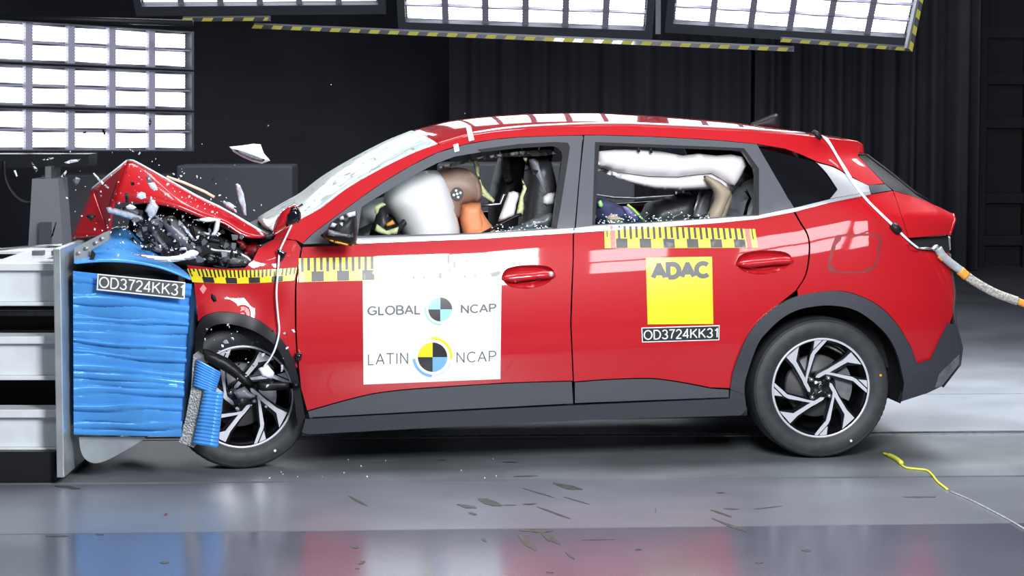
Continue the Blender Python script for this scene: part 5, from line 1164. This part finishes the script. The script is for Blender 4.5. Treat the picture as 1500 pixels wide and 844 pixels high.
frag('plastic_shard', [(178, 332), (183, 333), (188, 331), (187, 336), (180, 337)], 10.45, 0.006, M['plastic_white'], 'jagged white chip above the torn blue sheet')
frag('plastic_shard', [(184, 303), (190, 299), (196, 301), (200, 304), (195, 307), (186, 306)], 10.44, 0.008, M['plastic_white'], 'jagged white piece on top of the pale bar before the bonnet')
frag('plastic_shard', [(273, 367), (282, 370), (288, 378), (276, 381), (270, 378)], 10.40, 0.008, M['plastic_clear'], 'grey scrap with a red spot at the end of the ruler tape')
frag('plastic_shard', [(309, 430), (315, 433), (318, 441), (313, 443), (309, 437)], 10.45, 0.008, M['black'], 'black chip flying before the dented red wing')
cap = frag('mirror_cap', sm([(399, 345), (402, 328), (410, 312), (424, 302), (434, 300), (440, 310), (441, 320), (437, 327), (424, 331), (413, 338), (404, 344), (399, 345)], 3)[:-1], 10.55, 0.07, M['red'], 'red door mirror cap with dark hollow, torn off beside the windscreen', 'cap', 0.05)
mb = MB(); inflate('', [(419, 332), (419, 316), (427, 304), (435, 302), (441, 312), (440, 322), (436, 327)], 10.50, 0.03, None, coord='world', D=0.02, step=0.01, mb=mb); c_ = np.array(cap.location); mb.v = [tuple(np.array(v) - c_) for v in mb.v]; mb.build('hollow', M['gloss'], cap, True)
frag('plastic_shard', [(241, 752), (246, 751), (246, 758), (240, 758)], 9.55, 0.003, M['red'], 'red paint chip lying on the floor before the barrier')
bpy.data.objects[-1] if False else None
for nm in [o for o in bpy.data.objects if o.get('label') == 'red paint chip lying on the floor before the barrier']:
    f_ = on_floor([(243, 755)])[0]; nm.location = (f_[0], f_[1], 0.006); nm.rotation_euler = (math.radians(80), 0, 0)
# swarm of small splinters: a few shapes, copied one by one
def chip_mesh(seed, m):
    r = random.Random(seed); n = r.choice([4, 5, 5, 6]); mb = MB(); pts = []
    for i in range(n):
        a = 2 * math.pi * i / n + r.uniform(-.3, .3); q = r.uniform(.5, 1.0); pts.append((q * math.cos(a), q * r.uniform(.4, 1) * math.sin(a)))
    t = r.uniform(.12, .3); mb.add([(x, -t, z) for x, z in pts] + [(x * .85, t, z * .85) for x, z in pts], [tuple(range(n)), tuple(range(2 * n - 1, n - 1, -1))] + [((i + 1) % n, i, n + i, n + (i + 1) % n) for i in range(n)])
    return mb
kinds = [('plastic_white', 'small white splinter flying around the crushed front end', 'white flying splinters', 'splinter'), ('black', 'small black splinter flying around the crushed front end', 'black flying splinters', 'splinter'), ('plastic_clear', 'small pale clear splinter flying around the crushed front end', 'clear flying splinters', 'splinter')]
protos = {}
for ki, (m, lb, g, nm) in enumerate(kinds): protos[ki] = [chip_mesh(40 + ki * 7 + s, m) for s in range(5)]
first = {}
rnd = random.Random(21)
def chip(px, py, rpx, ki, Y, s):
    sc = rpx * Y / F; key = (ki, s)
    if key not in first:
        o = protos[ki][s].build('splinter', M[kinds[ki][0]]); first[key] = o
    else:
        o = first[key].copy(); COL.objects.link(o)
    o.location = tuple(at_depth([(px, py)], Y)[0]); o.scale = (sc, sc, sc); o.rotation_euler = (rnd.uniform(-.9, .9), rnd.uniform(0, 6.28), rnd.uniform(-.9, .9)); tag(o, kinds[ki][1], kinds[ki][3], kinds[ki][2])
spots = [(98, 290, 2.6, 0), (185, 241, 1.4, 1), (223, 237, 1.8, 0), (228, 233, 1.5, 0), (233, 242, 1.6, 0), (203, 269, 2.4, 0), (246, 270, 3, 0), (242, 285, 2.8, 0), (278, 288, 3, 0), (300, 299, 2.2, 0), (300, 306, 1.8, 0), (265, 258, 2.4, 0), (270, 254, 2.6, 0), (262, 262, 1.8, 0), (322, 286, 3, 0), (383, 300, 2.2, 2), (372, 308, 2.6, 2), (321, 342, 3.6, 0), (110, 310, 1.6, 2), (165, 243, 1.5, 1), (103, 222, 1.6, 0), (160, 322, 2.2, 0), (157, 330, 1.6, 0), (240, 338, 2.6, 0), (236, 336, 1.6, 0), (276, 330, 2.6, 0), (256, 353, 2.8, 0), (150, 338, 2.2, 0), (140, 372, 2.2, 2), (300, 380, 2.6, 2), (485, 124, 1.2, 0), (393, 184, 1.1, 0), (681, 166, 1.1, 0), (275, 181, 1.2, 2), (296, 211, 1.2, 2)]
for i, (a, b, r, k) in enumerate(spots): chip(a, b, r, k, rnd.uniform(10.35, 10.55), i % 5)
for i in range(230):
    while True:
        x = rnd.gauss(245, 62); y = rnd.gauss(325, 42)
        if 95 < x < 395 and 222 < y < 398 and not (x < 280 and y > 385) and not (x < 150 and y > 345): break
    chip(x, y, min(3.6, 0.9 + rnd.expovariate(1.3)), rnd.choices([0, 1, 2], [.62, .14, .24])[0], rnd.uniform(10.33, 10.6), rnd.randrange(5))
for i in range(64): chip(rnd.uniform(326, 440) if i % 3 else rnd.uniform(288, 350), rnd.uniform(480, 615) if i % 3 else rnd.uniform(475, 520), 0.9 + rnd.expovariate(.7), rnd.choice([0, 2, 2, 1, 1, 1]), rnd.uniform(10.40, 10.5), rnd.randrange(5))
for (m_, ki_, lb_, g_) in (('black', 1, 'broken black piece tumbling in the open engine bay', 'black broken engine pieces'), ('plastic_grey', 1, 'broken grey piece tumbling in the open engine bay', 'grey broken engine pieces')):
    ps = [chip_mesh(90 + k_ + len(m_), m_) for k_ in range(4)]; base = [p_.build('engine_fragment', M[m_]) for p_ in ps]; 
    for i in range(26):
        o = base[i] if i < 4 else base[i % 4].copy()
        if i >= 4: COL.objects.link(o)
        x = rnd.uniform(196, 372); lo = np.interp(x, [196, 260, 372], [312, 316, 352]); hi = np.interp(x, [196, 240, 372], [348, 378, 384]); sc = rnd.uniform(3.5, 9) * 10.5 / F
        o.scale = (sc, sc * .8, sc); o.location = tuple(at_depth([(x, rnd.uniform(lo, hi))], rnd.uniform(10.5, 10.62))[0]); o.rotation_euler = (rnd.uniform(-.8, .8), rnd.uniform(0, 6.28), rnd.uniform(-.8, .8)); tag(o, lb_, 'fragment', g_)
fkinds = ('tiny pale crumb lying on the floor beside the front wheel', 'floor crumbs')
for i in range(14):
    p = on_floor([(rnd.uniform(390, 740), rnd.uniform(672, 702))])[0]; o = first[(0, i % 5)].copy(); COL.objects.link(o); s = rnd.uniform(.003, .006); o.scale = (s, s, s); o.location = (p[0], p[1], s * .5); o.name = 'floor_crumb'; tag(o, fkinds[0], 'crumb', fkinds[1])
